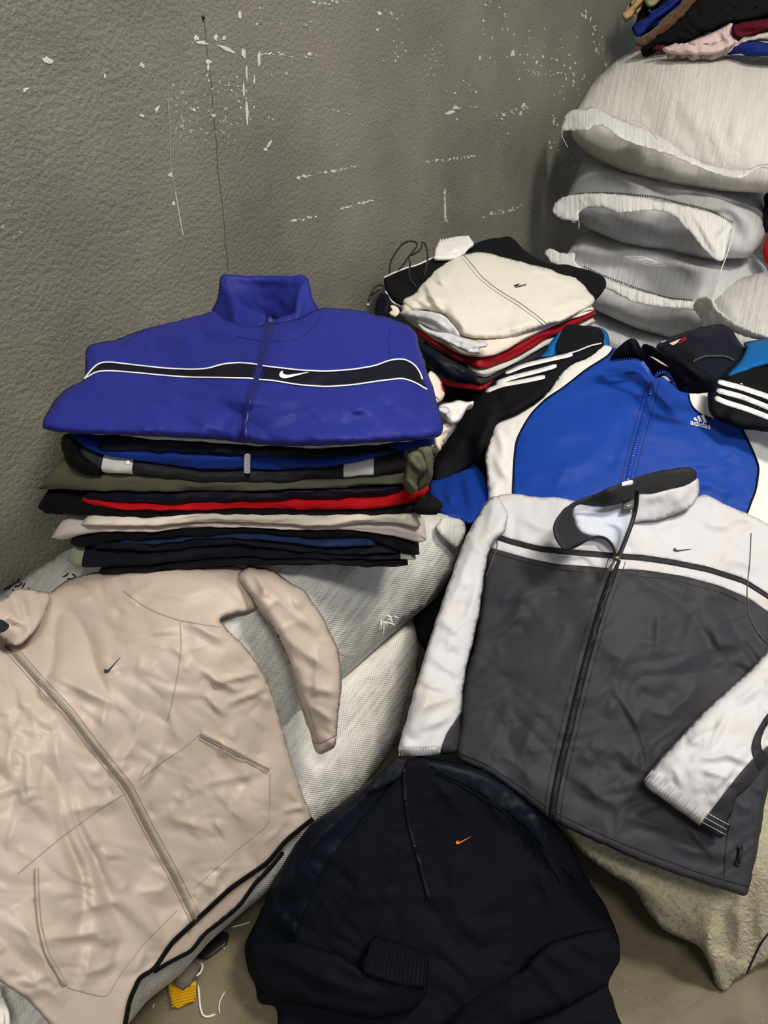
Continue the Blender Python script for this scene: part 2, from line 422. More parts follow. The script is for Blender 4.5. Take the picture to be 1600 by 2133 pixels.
# ------------------------------------------------------------------ materials
def sr(r, g, b):
    f = lambda c: (c/255/12.92 if c/255 <= .04045 else ((c/255+.055)/1.055)**2.4)
    return (f(r), f(g), f(b), 1)
def new_mat(name):
    m = bpy.data.materials.new(name); m.use_nodes = True; nt = m.node_tree
    return m, nt, nt.nodes['Principled BSDF'], nt.nodes.new, nt.links.new
def fabric(name, col, rough=.75, crumple=.0025, cs_=16, fine=.0004, fs=900, var=.12, sheen=.0, spec=.14, vs=6, stain=None):
    m, nt, b, N, Lk = new_mat(name)
    tc = N('ShaderNodeTexCoord'); uv = tc.outputs['UV']
    nz = N('ShaderNodeTexNoise'); nz.inputs['Scale'].default_value = vs; nz.inputs['Detail'].default_value = 6; nz.inputs['Roughness'].default_value = .6; Lk(uv, nz.inputs['Vector'])
    rp = N('ShaderNodeMapRange'); rp.inputs['From Min'].default_value = .3; rp.inputs['From Max'].default_value = .7
    rp.inputs['To Min'].default_value = 1-var; rp.inputs['To Max'].default_value = 1+var*.6; Lk(nz.outputs['Fac'], rp.inputs['Value'])
    mx = N('ShaderNodeVectorMath'); mx.operation = 'SCALE'; mx.inputs[0].default_value = col[:3]; Lk(rp.outputs['Result'], mx.inputs['Scale'])
    last = mx.outputs['Vector']
    if stain:
        n2 = N('ShaderNodeTexNoise'); n2.inputs['Scale'].default_value = 9; n2.inputs['Detail'].default_value = 4; Lk(uv, n2.inputs['Vector'])
        r2 = N('ShaderNodeMapRange'); r2.inputs['From Min'].default_value = .52; r2.inputs['From Max'].default_value = .72; r2.inputs['To Max'].default_value = .55; Lk(n2.outputs['Fac'], r2.inputs['Value'])
        mm = N('ShaderNodeMix'); mm.data_type = 'RGBA'; Lk(r2.outputs['Result'], mm.inputs['Factor']); Lk(last, mm.inputs[6]); mm.inputs[7].default_value = stain; last = mm.outputs[2]
    Lk(last, b.inputs['Base Color'])
    b.inputs['Roughness'].default_value = rough; b.inputs['Specular IOR Level'].default_value = spec
    b.inputs['Sheen Weight'].default_value = sheen; b.inputs['Sheen Roughness'].default_value = .5
    prev = None
    if crumple:
        nn = N('ShaderNodeTexNoise'); nn.noise_type = 'RIDGED_MULTIFRACTAL'; nn.inputs['Scale'].default_value = cs_*.8; nn.inputs['Detail'].default_value = 3; nn.inputs['Roughness'].default_value = .5; nn.inputs['Distortion'].default_value = .35; Lk(uv, nn.inputs['Vector'])
        sa = N('ShaderNodeMath'); sa.operation = 'MULTIPLY'; sa.inputs[1].default_value = .5; Lk(nn.outputs['Fac'], sa.inputs[0])
        b1 = N('ShaderNodeBump'); b1.inputs['Strength'].default_value = 1; b1.inputs['Distance'].default_value = crumple*2.4; Lk(sa.outputs[0], b1.inputs['Height']); prev = b1
    if fine:
        nf = N('ShaderNodeTexNoise'); nf.inputs['Scale'].default_value = fs; nf.inputs['Detail'].default_value = 2; Lk(uv, nf.inputs['Vector'])
        b2 = N('ShaderNodeBump'); b2.inputs['Strength'].default_value = .6; b2.inputs['Distance'].default_value = fine; Lk(nf.outputs['Fac'], b2.inputs['Height'])
        if prev: Lk(prev.outputs['Normal'], b2.inputs['Normal'])
        prev = b2
    if prev: Lk(prev.outputs['Normal'], b.inputs['Normal'])
    return m
def woven(name, col, weave=.0022, depth=.0007, tint=None):
    m, nt, b, N, Lk = new_mat(name)
    tc = N('ShaderNodeTexCoord'); uv = tc.outputs['UV']
    sp = N('ShaderNodeSeparateXYZ'); Lk(uv, sp.inputs[0])
    def sine(src, k):
        a = N('ShaderNodeMath'); a.operation = 'MULTIPLY'; a.inputs[1].default_value = k; Lk(src, a.inputs[0])
        s = N('ShaderNodeMath'); s.operation = 'SINE'; Lk(a.outputs[0], s.inputs[0]); return s.outputs[0]
    k = math.pi/weave
    pr = N('ShaderNodeMath'); pr.operation = 'MULTIPLY'; Lk(sine(sp.outputs[0], k), pr.inputs[0]); Lk(sine(sp.outputs[1], k), pr.inputs[1])
    mp = N('ShaderNodeMapping'); mp.inputs['Scale'].default_value = (90, 5, 1); Lk(uv, mp.inputs['Vector'])
    st = N('ShaderNodeTexNoise'); st.inputs['Scale'].default_value = 1; st.inputs['Detail'].default_value = 4; Lk(mp.outputs[0], st.inputs['Vector'])
    rp = N('ShaderNodeMapRange'); rp.inputs['From Min'].default_value = .3; rp.inputs['From Max'].default_value = .75; rp.inputs['To Min'].default_value = .88; rp.inputs['To Max'].default_value = 1.07; Lk(st.outputs['Fac'], rp.inputs['Value'])
    sc = N('ShaderNodeVectorMath'); sc.operation = 'SCALE'; sc.inputs[0].default_value = col[:3]; Lk(rp.outputs['Result'], sc.inputs['Scale'])
    last = sc.outputs['Vector']
    if tint:      # coloured contents showing faintly through the thin weave
        tn = N('ShaderNodeTexNoise'); tn.inputs['Scale'].default_value = 4.5; tn.inputs['Detail'].default_value = 2; Lk(uv, tn.inputs['Vector'])
        tr = N('ShaderNodeMapRange'); tr.inputs['From Min'].default_value = .5; tr.inputs['From Max'].default_value = .75; tr.inputs['To Max'].default_value = .35; Lk(tn.outputs['Fac'], tr.inputs['Value'])
        mm = N('ShaderNodeMix'); mm.data_type = 'RGBA'; Lk(tr.outputs['Result'], mm.inputs['Factor']); Lk(last, mm.inputs[6]); mm.inputs[7].default_value = tint; last = mm.outputs[2]
    Lk(last, b.inputs['Base Color']); b.inputs['Roughness'].default_value = .42; b.inputs['Specular IOR Level'].default_value = .5
    cr = N('ShaderNodeTexNoise'); cr.inputs['Scale'].default_value = 14; cr.inputs['Detail'].default_value = 5; cr.inputs['Distortion'].default_value = 1.5; Lk(uv, cr.inputs['Vector'])
    b0 = N('ShaderNodeBump'); b0.inputs['Distance'].default_value = .007; Lk(cr.outputs['Fac'], b0.inputs['Height'])
    b1 = N('ShaderNodeBump'); b1.inputs['Distance'].default_value = .004; Lk(st.outputs['Fac'], b1.inputs['Height']); Lk(b0.outputs['Normal'], b1.inputs['Normal'])
    b2 = N('ShaderNodeBump'); b2.inputs['Distance'].default_value = depth; b2.inputs['Strength'].default_value = .8; Lk(pr.outputs[0], b2.inputs['Height']); Lk(b1.outputs['Normal'], b2.inputs['Normal'])
    Lk(b2.outputs['Normal'], b.inputs['Normal'])
    return m
def plain(name, col, rough=.5, metal=0, spec=.4):
    m, nt, b, N, Lk = new_mat(name)
    nz = N('ShaderNodeTexNoise'); nz.inputs['Scale'].default_value = 40; tc = N('ShaderNodeTexCoord'); Lk(tc.outputs['Object'], nz.inputs['Vector'])
    rp = N('ShaderNodeMapRange'); rp.inputs['To Min'].default_value = .88; rp.inputs['To Max'].default_value = 1.1; Lk(nz.outputs['Fac'], rp.inputs['Value'])
    sc = N('ShaderNodeVectorMath'); sc.operation = 'SCALE'; sc.inputs[0].default_value = col[:3]; Lk(rp.outputs['Result'], sc.inputs['Scale']); Lk(sc.outputs['Vector'], b.inputs['Base Color'])
    b.inputs['Roughness'].default_value = rough; b.inputs['Metallic'].default_value = metal; b.inputs['Specular IOR Level'].default_value = spec
    return m
# ------------------------------------------------------------------ palette
M = {}
M['royal'] = fabric('royal_blue_nylon', sr(35, 43, 126), .55, .0016, 13, .0002)
M['navyband'] = fabric('black_navy_panel', sr(14, 17, 30), .6, .001)
M['whitepipe'] = plain('white_piping', sr(235, 235, 235), .5)
M['whiteny'] = fabric('white_nylon', sr(208, 207, 211), .55, .0028, 13, .0002, var=.05, stain=sr(200, 191, 174))
M['lining'] = fabric('pale_lining', sr(205, 210, 225), .5, .002, 12, var=.05)
M['greyny'] = fabric('charcoal_nylon', sr(54, 54, 60), .55, .0016, 12, .0002, var=.08)
M['darkgrey'] = fabric('dark_grey_nylon', sr(42, 42, 46), .55, .0012, 14)
M['black'] = fabric('black_cotton', sr(15, 15, 17), .85, .0014, 14, .0006, 700)
M['blackny'] = fabric('black_nylon', sr(14, 15, 21), .7, .0022, 14, spec=.1)
M['navy'] = fabric('dark_navy_nylon', sr(16, 19, 33), .5, .0018, 14)
M['navyfleece'] = fabric('blue_black_knit', sr(14, 17, 24), .9, .0014, 18, .0014, 420, spec=.12)
M['navysmooth'] = fabric('blue_black_nylon', sr(14, 19, 30), .5, .0028, 16)
M['adblue'] = fabric('bright_blue_nylon', sr(22, 64, 156), .55, .0014, 9, .0002, var=.06)
M['white'] = fabric('white_cotton', sr(228, 226, 222), .75, .0014, 12, var=.05)
M['ivory'] = fabric('ivory_nylon', sr(218, 214, 202), .6, .0022, 11, var=.05)
M['beige'] = fabric('taupe_beige_nylon', sr(188, 173, 159), .45, .0018, 11, .0002, var=.05, spec=.32)
M['beigedark'] = fabric('taupe_trim', sr(162, 149, 134), .5, .0008)
M['beigeseam'] = plain('taupe_seam', sr(170, 156, 142), .7, 0, .1)
M['fleece'] = fabric('beige_fleece', sr(176, 168, 142), .95, .003, 110, .003, 300, sheen=.1, var=.3, vs=110)
M['olive'] = fabric('olive_cotton', sr(92, 92, 74), .85, .002, 12, .0006, 700)
M['red'] = fabric('red_cotton', sr(196, 14, 26), .75, .0016, 12)
M['redny'] = fabric('dark_red_nylon', sr(140, 16, 28), .5, .002, 14)
M['cream'] = fabric('cream_cotton', sr(226, 214, 198), .85, .0018, 12, .0006)
M['pinkcream'] = fabric('pink_cream_cotton', sr(214, 200, 194), .85, .0018, 12, .0006)
M['denim'] = fabric('blue_denim', sr(34, 52, 88), .9, .001, 14, .0016, 480, var=.25, vs=60)
M['brownblack'] = fabric('brown_black_cotton', sr(24, 20, 23), .85, .0012)
M['midnight'] = fabric('midnight_cotton', sr(22, 23, 33), .8, .0014)
M['khaki'] = fabric('khaki_grey_cotton', sr(142, 146, 126), .8, .001)
M['greylight'] = fabric('light_grey_nylon', sr(200, 197, 190), .55, .0016)
M['royal2'] = fabric('cobalt_polyester', sr(18, 54, 140), .5, .0016)
M['turq'] = fabric('turquoise_nylon', sr(10, 98, 168), .5, .0018)
M['tan'] = fabric('tan_cotton', sr(176, 146, 108), .85, .0014)
M['paleolive'] = fabric('pale_olive_cotton', sr(146, 142, 110), .85, .0014)
M['brown'] = fabric('brown_velour', sr(92, 68, 48), .8, .0014, sheen=.1)
M['pink'] = fabric('pale_pink_cotton', sr(214, 190, 186), .85, .0014)
M['maroon'] = fabric('maroon_cotton', sr(84, 18, 34), .85, .0014)
M['cobalt'] = fabric('deep_blue_cotton', sr(24, 40, 116), .8, .0014)
M['sack'] = woven('white_woven_sack', sr(216, 215, 210), tint=sr(206, 194, 186))
M['sack2'] = woven('cool_white_woven_sack', sr(204, 205, 208))
M['sackwarm'] = woven('warm_white_woven_sack', sr(226, 223, 215), tint=sr(214, 204, 184))
M['flap'] = woven('white_sack_hem', sr(222, 221, 219), depth=.0003)
M['ink'] = plain('black_marker', sr(16, 17, 22), .6)
M['stitch'] = plain('dark_stitch_holes', sr(72, 70, 68), .8)
M['thread'] = plain('white_thread', sr(225, 222, 212), .6)
M['cord'] = plain('black_cord', sr(14, 13, 13), .6)
M['zipdark'] = plain('black_zipper', sr(20, 20, 22), .45)
M['zipblue'] = plain('blue_zipper', sr(44, 74, 176), .4)
M['zipgrey'] = plain('sage_grey_zipper', sr(132, 128, 112), .5)
M['zipnavy'] = plain('deep_blue_zipper', sr(24, 26, 92), .45)
M['brass'] = plain('aged_brass', sr(170, 150, 110), .35, .9)
M['steel'] = plain('dull_steel', sr(170, 170, 168), .35, .9)
M['logowhite'] = plain('white_embroidery', sr(232, 232, 236), .7)
M['logogrey'] = plain('charcoal_embroidery', sr(58, 58, 64), .7)
M['logoblack'] = plain('black_embroidery', sr(20, 20, 26), .7)
M['logoorange'] = plain('orange_embroidery', sr(236, 120, 20), .6)
M['logocream'] = plain('cream_embroidery', sr(232, 214, 186), .7)
M['logored'] = plain('red_embroidery', sr(206, 40, 48), .7)
M['labelgrey'] = plain('grey_woven_label', sr(88, 86, 84), .7)
M['yellow'] = fabric('yellow_knit', sr(206, 160, 22), .8, .001, 30)
M['lint'] = fabric('grey_lint', sr(122, 112, 104), .95, .004, 60)
M['plastic'] = plain('clear_grey_plastic_film', sr(168, 168, 176), .25)
M['chip'] = plain('bare_plaster_chip', sr(205, 203, 190), .8)
M['crack'] = plain('thin_crack', sr(62, 59, 53), .9)

# ------------------------------------------------------------------ wall and floor
def wall_mat():
    m, nt, b, N, Lk = new_mat('grey_painted_render')
    tc = N('ShaderNodeTexCoord'); uv = tc.outputs['UV']
    n1 = N('ShaderNodeTexNoise'); n1.inputs['Scale'].default_value = 3; n1.inputs['Detail'].default_value = 8; Lk(uv, n1.inputs['Vector'])
    r1 = N('ShaderNodeValToRGB'); r1.color_ramp.elements[0].position = .3; r1.color_ramp.elements[1].position = .75
    r1.color_ramp.elements[0].color = sr(108, 106, 98); r1.color_ramp.elements[1].color = sr(132, 129, 118); Lk(n1.outputs['Fac'], r1.inputs['Fac'])
    # worn specks where the paint has come off the high spots
    n2 = N('ShaderNodeTexNoise'); n2.inputs['Scale'].default_value = 95; n2.inputs['Detail'].default_value = 3; Lk(uv, n2.inputs['Vector'])
    n3 = N('ShaderNodeTexNoise'); n3.inputs['Scale'].default_value = 2.2; n3.inputs['Detail'].default_value = 3; Lk(uv, n3.inputs['Vector'])
    mu = N('ShaderNodeMath'); mu.operation = 'MULTIPLY'; Lk(n2.outputs['Fac'], mu.inputs[0]); Lk(n3.outputs['Fac'], mu.inputs[1])
    t2 = N('ShaderNodeMapRange'); t2.inputs['From Min'].default_value = .405; t2.inputs['From Max'].default_value = .43; t2.inputs['To Max'].default_value = .75; Lk(mu.outputs[0], t2.inputs['Value'])
    mx = N('ShaderNodeMix'); mx.data_type = 'RGBA'; Lk(t2.outputs['Result'], mx.inputs['Factor']); Lk(r1.outputs['Color'], mx.inputs[6]); mx.inputs[7].default_value = sr(180, 177, 160)
    Lk(mx.outputs[2], b.inputs['Base Color']); b.inputs['Roughness'].default_value = .5; b.inputs['Specular IOR Level'].default_value = .45
    g1 = N('ShaderNodeTexNoise'); g1.inputs['Scale'].default_value = 105; g1.inputs['Detail'].default_value = 3; g1.inputs['Roughness'].default_value = .55; Lk(uv, g1.inputs['Vector'])
    g2 = N('ShaderNodeTexNoise'); g2.inputs['Scale'].default_value = 14; g2.inputs['Detail'].default_value = 4; Lk(uv, g2.inputs['Vector'])
    b1 = N('ShaderNodeBump'); b1.inputs['Distance'].default_value = .008; b1.inputs['Strength'].default_value = .4; Lk(g2.outputs['Fac'], b1.inputs['Height'])
    b2 = N('ShaderNodeBump'); b2.inputs['Distance'].default_value = .007; b2.inputs['Strength'].default_value = .6; Lk(g1.outputs['Fac'], b2.inputs['Height']); Lk(b1.outputs['Normal'], b2.inputs['Normal'])
    Lk(b2.outputs['Normal'], b.inputs['Normal']); return m
def floor_mat():
    m, nt, b, N, Lk = new_mat('worn_concrete_floor')
    tc = N('ShaderNodeTexCoord'); uv = tc.outputs['UV']
    n1 = N('ShaderNodeTexNoise'); n1.inputs['Scale'].default_value = 5; n1.inputs['Detail'].default_value = 9; n1.inputs['Roughness'].default_value = .65; n1.inputs['Distortion'].default_value = .6; Lk(uv, n1.inputs['Vector'])
    r1 = N('ShaderNodeValToRGB'); r1.color_ramp.elements[0].position = .32; r1.color_ramp.elements[1].position = .72
    r1.color_ramp.elements[0].color = sr(88, 80, 62); r1.color_ramp.elements[1].color = sr(128, 119, 96); Lk(n1.outputs['Fac'], r1.inputs['Fac'])
    n2 = N('ShaderNodeTexNoise'); n2.inputs['Scale'].default_value = 140; n2.inputs['Detail'].default_value = 2; Lk(uv, n2.inputs['Vector'])
    t2 = N('ShaderNodeMapRange'); t2.inputs['From Min'].default_value = .7; t2.inputs['From Max'].default_value = .76; t2.inputs['To Max'].default_value = .5; Lk(n2.outputs['Fac'], t2.inputs['Value'])
    mx = N('ShaderNodeMix'); mx.data_type = 'RGBA'; Lk(t2.outputs['Result'], mx.inputs['Factor']); Lk(r1.outputs['Color'], mx.inputs[6]); mx.inputs[7].default_value = sr(196, 190, 176)
    Lk(mx.outputs[2], b.inputs['Base Color']); b.inputs['Roughness'].default_value = .38
    bp = N('ShaderNodeBump'); bp.inputs['Distance'].default_value = .002; bp.inputs['Strength'].default_value = .4; Lk(n1.outputs['Fac'], bp.inputs['Height']); Lk(bp.outputs['Normal'], b.inputs['Normal']); return m
def wallpt(s, z, off=0.0): return W0+WD*s+np.array([0, 0, z])+WN*off
def slab(name, quad, nrm, th, mat, uv):
    q = A(quad); V = np.vstack([q, q-A(nrm)*th]); Fc = [(0, 1, 2, 3), (7, 6, 5, 4), (0, 4, 5, 1), (1, 5, 6, 2), (2, 6, 7, 3), (3, 7, 4, 0)]
    me = bpy.data.meshes.new(name); me.from_pydata(V.tolist(), [], Fc); me.materials.append(mat)
    l = me.uv_layers.new(name='UVMap'); vi = np.zeros(len(me.loops), int); me.loops.foreach_get('vertex_index', vi)
    l.data.foreach_set('uv', A(list(uv)*2)[vi].astype(np.float32).ravel()); me.update()
    o = bpy.data.objects.new(name, me); link(o); o['kind'] = 'structure'; return o
wall = slab('wall_left', [(-2.6, 0, 0), (7, 0, 0), (7, 0, 5), (-2.6, 0, 5)], (0, -1, 0), .2, wall_mat(), [(-2.6, 0), (7, 0), (7, 5), (-2.6, 5)])
wall.location = W0; wall.rotation_euler = (0, 0, math.pi/2-WANG)
slab('floor', [(-4, -3, 0), (6, -3, 0), (6, 8, 0), (-4, 8, 0)], (0, 0, 1), .1, floor_mat(), [(-4, -3), (6, -3), (6, 8), (-4, 8)])
# paint chips and scratches, measured on the wall
rng = random.Random(5); V = []; Fc = []
def chip(px, py, w, h, ang=0, n=9, rough=.45):
    k = len(V); c = []
    for i in range(n):
        a = 2*math.pi*i/n; r = 1+rng.uniform(-rough, rough)
        dx, dy = math.cos(a)*w/2*r, math.sin(a)*h/2*r; t = math.radians(ang)
        x, y = px+dx*math.cos(t)-dy*math.sin(t), py+dx*math.sin(t)+dy*math.cos(t)
        c.append(P(x, y, d_wall(x, y)-.0012))
    V.append(P(px, py, d_wall(px, py)-.0018)); V.extend(c); Fc.extend([(k, k+1+(i+1) % n, k+1+i) for i in range(n)])
def scratch(x0, y0, x1, y1, n, w, jit=3, h=None):
    for i in range(n):
        t = rng.random(); chip(x0+(x1-x0)*t+rng.uniform(-jit, jit), y0+(y1-y0)*t+rng.uniform(-jit, jit), w*rng.uniform(.5, 1.5), (h or w*.6)*rng.uniform(.5, 1.5), rng.uniform(-40, 40), 7)
for c in [(100, 126, 20, 10, 20), (98, 122, 8, 12, 0), (296, 135, 11, 12, 0), (54, 187, 13, 7, -25), (219, 157, 5, 11, 0), (327, 228, 8, 17, 25), (404, 229, 9, 7, 0), (444, 241, 10, 7, 10), (295, 241, 9, 6, 20), (408, 80, 10, 12, 30), (420, 90, 36, 7, 5), (450, 78, 11, 11, 40), (467, 80, 8, 8, 0), (470, 102, 36, 8, 28), (434, 128, 12, 11, 20), (433, 140, 5, 14, 0), (500, 30, 7, 16, 0), (508, 110, 8, 22, 0), (540, 122, 6, 30, 0), (515, 235, 5, 44, -2), (514, 150, 4, 30, 0), (508, 185, 4, 34, 0), (530, 165, 4, 22, 0), (562, 112, 14, 5, -20), (645, 113, 9, 9, 0), (560, 302, 6, 18, 35), (553, 312, 8, 6, 0), (355, 365, 9, 12, 0), (362, 425, 7, 9, 0), (938, 234, 20, 8, -25), (950, 224, 12, 8, -15), (790, 28, 8, 9, 0), (786, 62, 5, 6, 0), (535, 50, 5, 5, 0), (1068, 112, 8, 14, 15), (927, 440, 4, 40, 0), (927, 400, 3, 16, 0), (1090, 220, 8, 10, 30), (1085, 235, 6, 8, 10), (1050, 240, 7, 5, 0), (412, 225, 4, 5, 0), (470, 178, 4, 3, 0), (1000, 120, 4, 9, 0)]: chip(*c)
scratch(545, 112, 590, 112, 14, 5); scratch(590, 118, 660, 118, 8, 4); scratch(625, 62, 660, 36, 12, 3, 1); scratch(650, 5, 720, 6, 20, 5, 5)
scratch(620, 370, 700, 356, 22, 6, 2); scratch(700, 356, 745, 345, 12, 4, 2); scratch(888, 338, 990, 325, 30, 4, 2); scratch(600, 462, 660, 450, 18, 5, 2); scratch(690, 440, 775, 418, 20, 5, 2)
scratch(1000, 452, 1090, 430, 22, 5, 4); scratch(1040, 245, 1095, 225, 16, 4, 6); scratch(1090, 150, 1180, 155, 14, 3, 5); scratch(950, 225, 1000, 222, 8, 3, 2)
scratch(925, 400, 930, 470, 14, 3, 2, 5); scratch(800, 10, 830, 40, 10, 4, 6); scratch(1120, 130, 1220, 170, 14, 3.4, 24, 5); scratch(1040, 80, 1250, 260, 44, 2.4, 45, 4); scratch(1220, 10, 1270, 160, 22, 3, 16, 7)
scratch(1000, 20, 1180, 120, 26, 3, 40, 4); scratch(1140, 260, 1200, 380, 18, 3.5, 22, 5); scratch(820, 60, 1000, 240, 26, 2.4, 60, 4); scratch(420, 120, 560, 250, 24, 3, 30, 5); scratch(560, 60, 760, 280, 18, 2.4, 60, 4)
ch = mesh_obj('paint_chips', V, Fc, M['chip'], wall, smooth=False); ch['kind'] = 'stuff'
def wline(pts, w, mat, name):
    q = resample(chaikin(pts, 2, False), 14); V2 = []
    q = q+np.stack([gnoise(q[:, 1]/40, q[:, 0]/40, 8)*2.5, 0*q[:, 0]], 1)
    for o in (-w/2, w/2): V2.append(P(q[:, 0]+o, q[:, 1], d_wall(q[:, 0]+o, q[:, 1])-.001))
    n = len(q); V2 = np.vstack(V2); o = mesh_obj(name, V2, [(i, i+1, n+i+1, n+i) for i in range(n-1)], mat, wall, smooth=False); return o
wline([(424, 40), (438, 150), (450, 300), (462, 420), (476, 565)], 0.9, M['crack'], 'crack')
wline([(350, 190), (353, 260), (357, 360), (366, 400)], 2, plain('pale_scratch', sr(150, 148, 138), .8), 'scratch')
wline([(366, 400), (372, 440), (382, 490)], 1.8, M['chip'], 'scratch')
tube(wall, 'nail_hole', [P(424, 36, d_wall(424, 36)-.001), P(424, 36, d_wall(424, 36)-.006)], .004, M['crack'], m=10, smit=0)

# ------------------------------------------------------------------ sacks of the tall stack by the wall
GS = 'white woven sacks piled against the wall'
SWR = ((.012, 150, 0, 1, 'n'), (.005, 60, 75, 3, 'n'), (.006, 26, 78, 4, 'r'), (.006, 70, 20, 1.5, 'f'))
s1 = bundle('woven_sack', 'topmost fat white woven sack of the tall stack, loose clothes lying on it', 'sack',
    [(1190, 285), (1192, 245), (1235, 172), (1285, 125), (1330, 98), (1450, 60), (1600, 50), (1730, 90), (1760, 320), (1680, 400), (1600, 402), (1500, 398), (1400, 382), (1300, 358), (1238, 328), (1206, 304)],
    [(1200, 270, 'd', 2.92), (1500, 370, 'd', 2.52), (1700, 400, 'd', 2.42), (1330, 100, 'd', 3.15), (1600, 100, 'd', 2.9), (1400, 330, 'd', 2.62), (1400, 200, 'd', 2.74), (1250, 320, 'd', 2.84), (1560, 250, 'd', 2.55)],
    .13, .2, 80, M['sackwarm'], 11, SWR, [(1520, 300, 1545, 240, 7, .012), (1560, 330, 1590, 250, 8, .012), (1590, 300, 1600, 260, 6, .01), (1480, 250, 1500, 330, 8, .008)], 3, GS, 's1', 12, zlo=1.07)
s2 = bundle('woven_sack', 'white woven sack second from the top, its wide torn hem hanging down', 'sack',
    [(1170, 440), (1190, 390), (1215, 330), (1260, 300), (1400, 330), (1500, 370), (1588, 385), (1598, 430), (1592, 500), (1560, 537), (1480, 540), (1400, 527), (1300, 508), (1230, 478)],
    [(1190, 420, 'd', 2.95), (1500, 440, 'd', 2.56), (1590, 450, 'd', 2.6), (1215, 330, 'd', 3.05), (1560, 380, 'd', 2.75), (1300, 400, 'd', 2.8), (1400, 500, 'd', 2.68), (1300, 500, 'd', 2.78)],
    .1, .2, 55, M['sack2'], 11, SWR, [(1550, 420, 1580, 500, 8, .012)], 5, GS, 's2', 12, zlo=.845, zhi=1.085)
s3 = bundle('woven_sack', 'third white woven sack of the tall stack with a faint double diamond printed on it', 'sack',
    [(1170, 545), (1200, 500), (1235, 475), (1300, 485), (1400, 505), (1560, 520), (1600, 560), (1610, 640), (1560, 700), (1480, 712), (1400, 706), (1320, 682), (1240, 645), (1190, 600)],
    [(1190, 540, 'd', 2.9), (1500, 620, 'd', 2.5), (1235, 480, 'd', 3.0), (1560, 540, 'd', 2.7), (1400, 620, 'd', 2.6), (1400, 690, 'd', 2.62), (1250, 630, 'd', 2.78)],
    .1, .2, 60, M['sack2'], 11, SWR, [(1470, 560, 1440, 640, 10, .012), (1500, 570, 1480, 630, 8, .012)], 7, GS, 's3', 12, zlo=.6, zhi=.865)
s4 = bundle('woven_sack', 'lowest white woven sack of the tall stack in shadow, mostly hidden behind jackets', 'sack',
    [(1200, 640), (1250, 640), (1400, 690), (1600, 690), (1640, 800), (1600, 880), (1400, 870), (1250, 830), (1190, 740)],
    [(1210, 680, 'd', 2.85), (1600, 780, 'd', 2.45), (1250, 640, 'd', 2.95), (1400, 700, 'd', 2.7), (1400, 850, 'd', 2.6)],
    .1, .22, 60, M['sack2'], 12, SWR, (), 9, GS, 's4', 12, zhi=.625)
s5 = bundle('woven_sack', 'white woven sack beside the tall stack at the right edge, behind turquoise cloth', 'sack',
    [(1470, 650), (1490, 610), (1530, 582), (1600, 564), (1700, 560), (1780, 600), (1790, 740), (1700, 800), (1580, 790), (1500, 740)],
    [(1480, 640, 'd', 2.42), (1600, 700, 'd', 2.2), (1760, 720, 'd', 2.1), (1600, 580, 'd', 2.45), (1700, 780, 'd', 2.15)],
    .1, .10, 60, M['sack'], 11, SWR, [(1500, 620, 1530, 660, 6, .012)], 11, GS, 's5', 12)
# torn hems hanging off the sack mouths
def flap(sackS, name, outline, ctrl, mat=None, step=7, wr=((.006, 26, 60, 2, 'n'), (.003, 14, 60, 2, 'n')), folds=(), seed=2, stitch=None, jit=2.2):
    q = OL(outline, step, 2); q = q+np.stack([gnoise(q[:, 0]/9, q[:, 1]/9, seed), gnoise(q[:, 0]/9+4, q[:, 1]/9, seed+1)], 1)*jit
    s = Surf(q, ctrl, .004, 6, folds, wr, seed=seed)
    V, Fc = cdt(q, [], step, seed); o = mesh_obj(name, s.pt(V), Fc, mat or M['flap'], sackS.rootobj, uv=V*2.6/FPX); solid(o, .0022); s.rootobj = sackS.rootobj; s.obj = o
    return s
f1 = flap(s1, 'sack_hem', [(1165, 270), (1180, 232), (1205, 228), (1240, 221), (1255, 230), (1300, 252), (1345, 268), (1390, 290), (1420, 315), (1470, 340), (1520, 353), (1560, 352), (1590, 340), (1640, 345), (1660, 365), (1600, 352), (1585, 345), (1560, 362), (1540, 372), (1500, 364), (1450, 344), (1400, 322), (1340, 305), (1290, 286), (1262, 262), (1238, 258), (1225, 272), (1185, 272)],
    [(1170, 265, 'd', 2.86), (1200, 272, 'd', 2.76), (1262, 262, 'd', 2.66), (1340, 305, 'd', 2.54), (1450, 344, 'd', 2.41), (1540, 372, 'd', 2.34), (1205, 228, 'd', 2.87), (1300, 252, 'd', 2.72), (1390, 290, 'd', 2.59), (1470, 340, 'd', 2.49), (1600, 345, 'd', 2.38)], seed=21, step=6)
f2 = flap(s2, 'sack_hem', [(1147, 440), (1165, 412), (1200, 405), (1250, 402), (1300, 406), (1370, 415), (1440, 432), (1490, 445), (1530, 467), (1515, 500), (1513, 540), (1498, 545), (1480, 535), (1450, 500), (1425, 468), (1400, 445), (1370, 436), (1345, 437), (1300, 443), (1285, 445), (1262, 432), (1225, 430), (1205, 440), (1205, 462), (1180, 458), (1165, 455)],
    [(1150, 440, 'd', 2.88), (1250, 415, 'd', 2.72), (1400, 430, 'd', 2.54), (1500, 455, 'd', 2.44), (1500, 535, 'd', 2.36), (1440, 480, 'd', 2.44), (1200, 450, 'd', 2.78), (1300, 440, 'd', 2.62)], seed=24, step=6, folds=[(1440, 440, 1500, 530, 7, .014), (1420, 440, 1470, 520, 4, .008), (1520, 470, 1490, 500, 6, .01)])
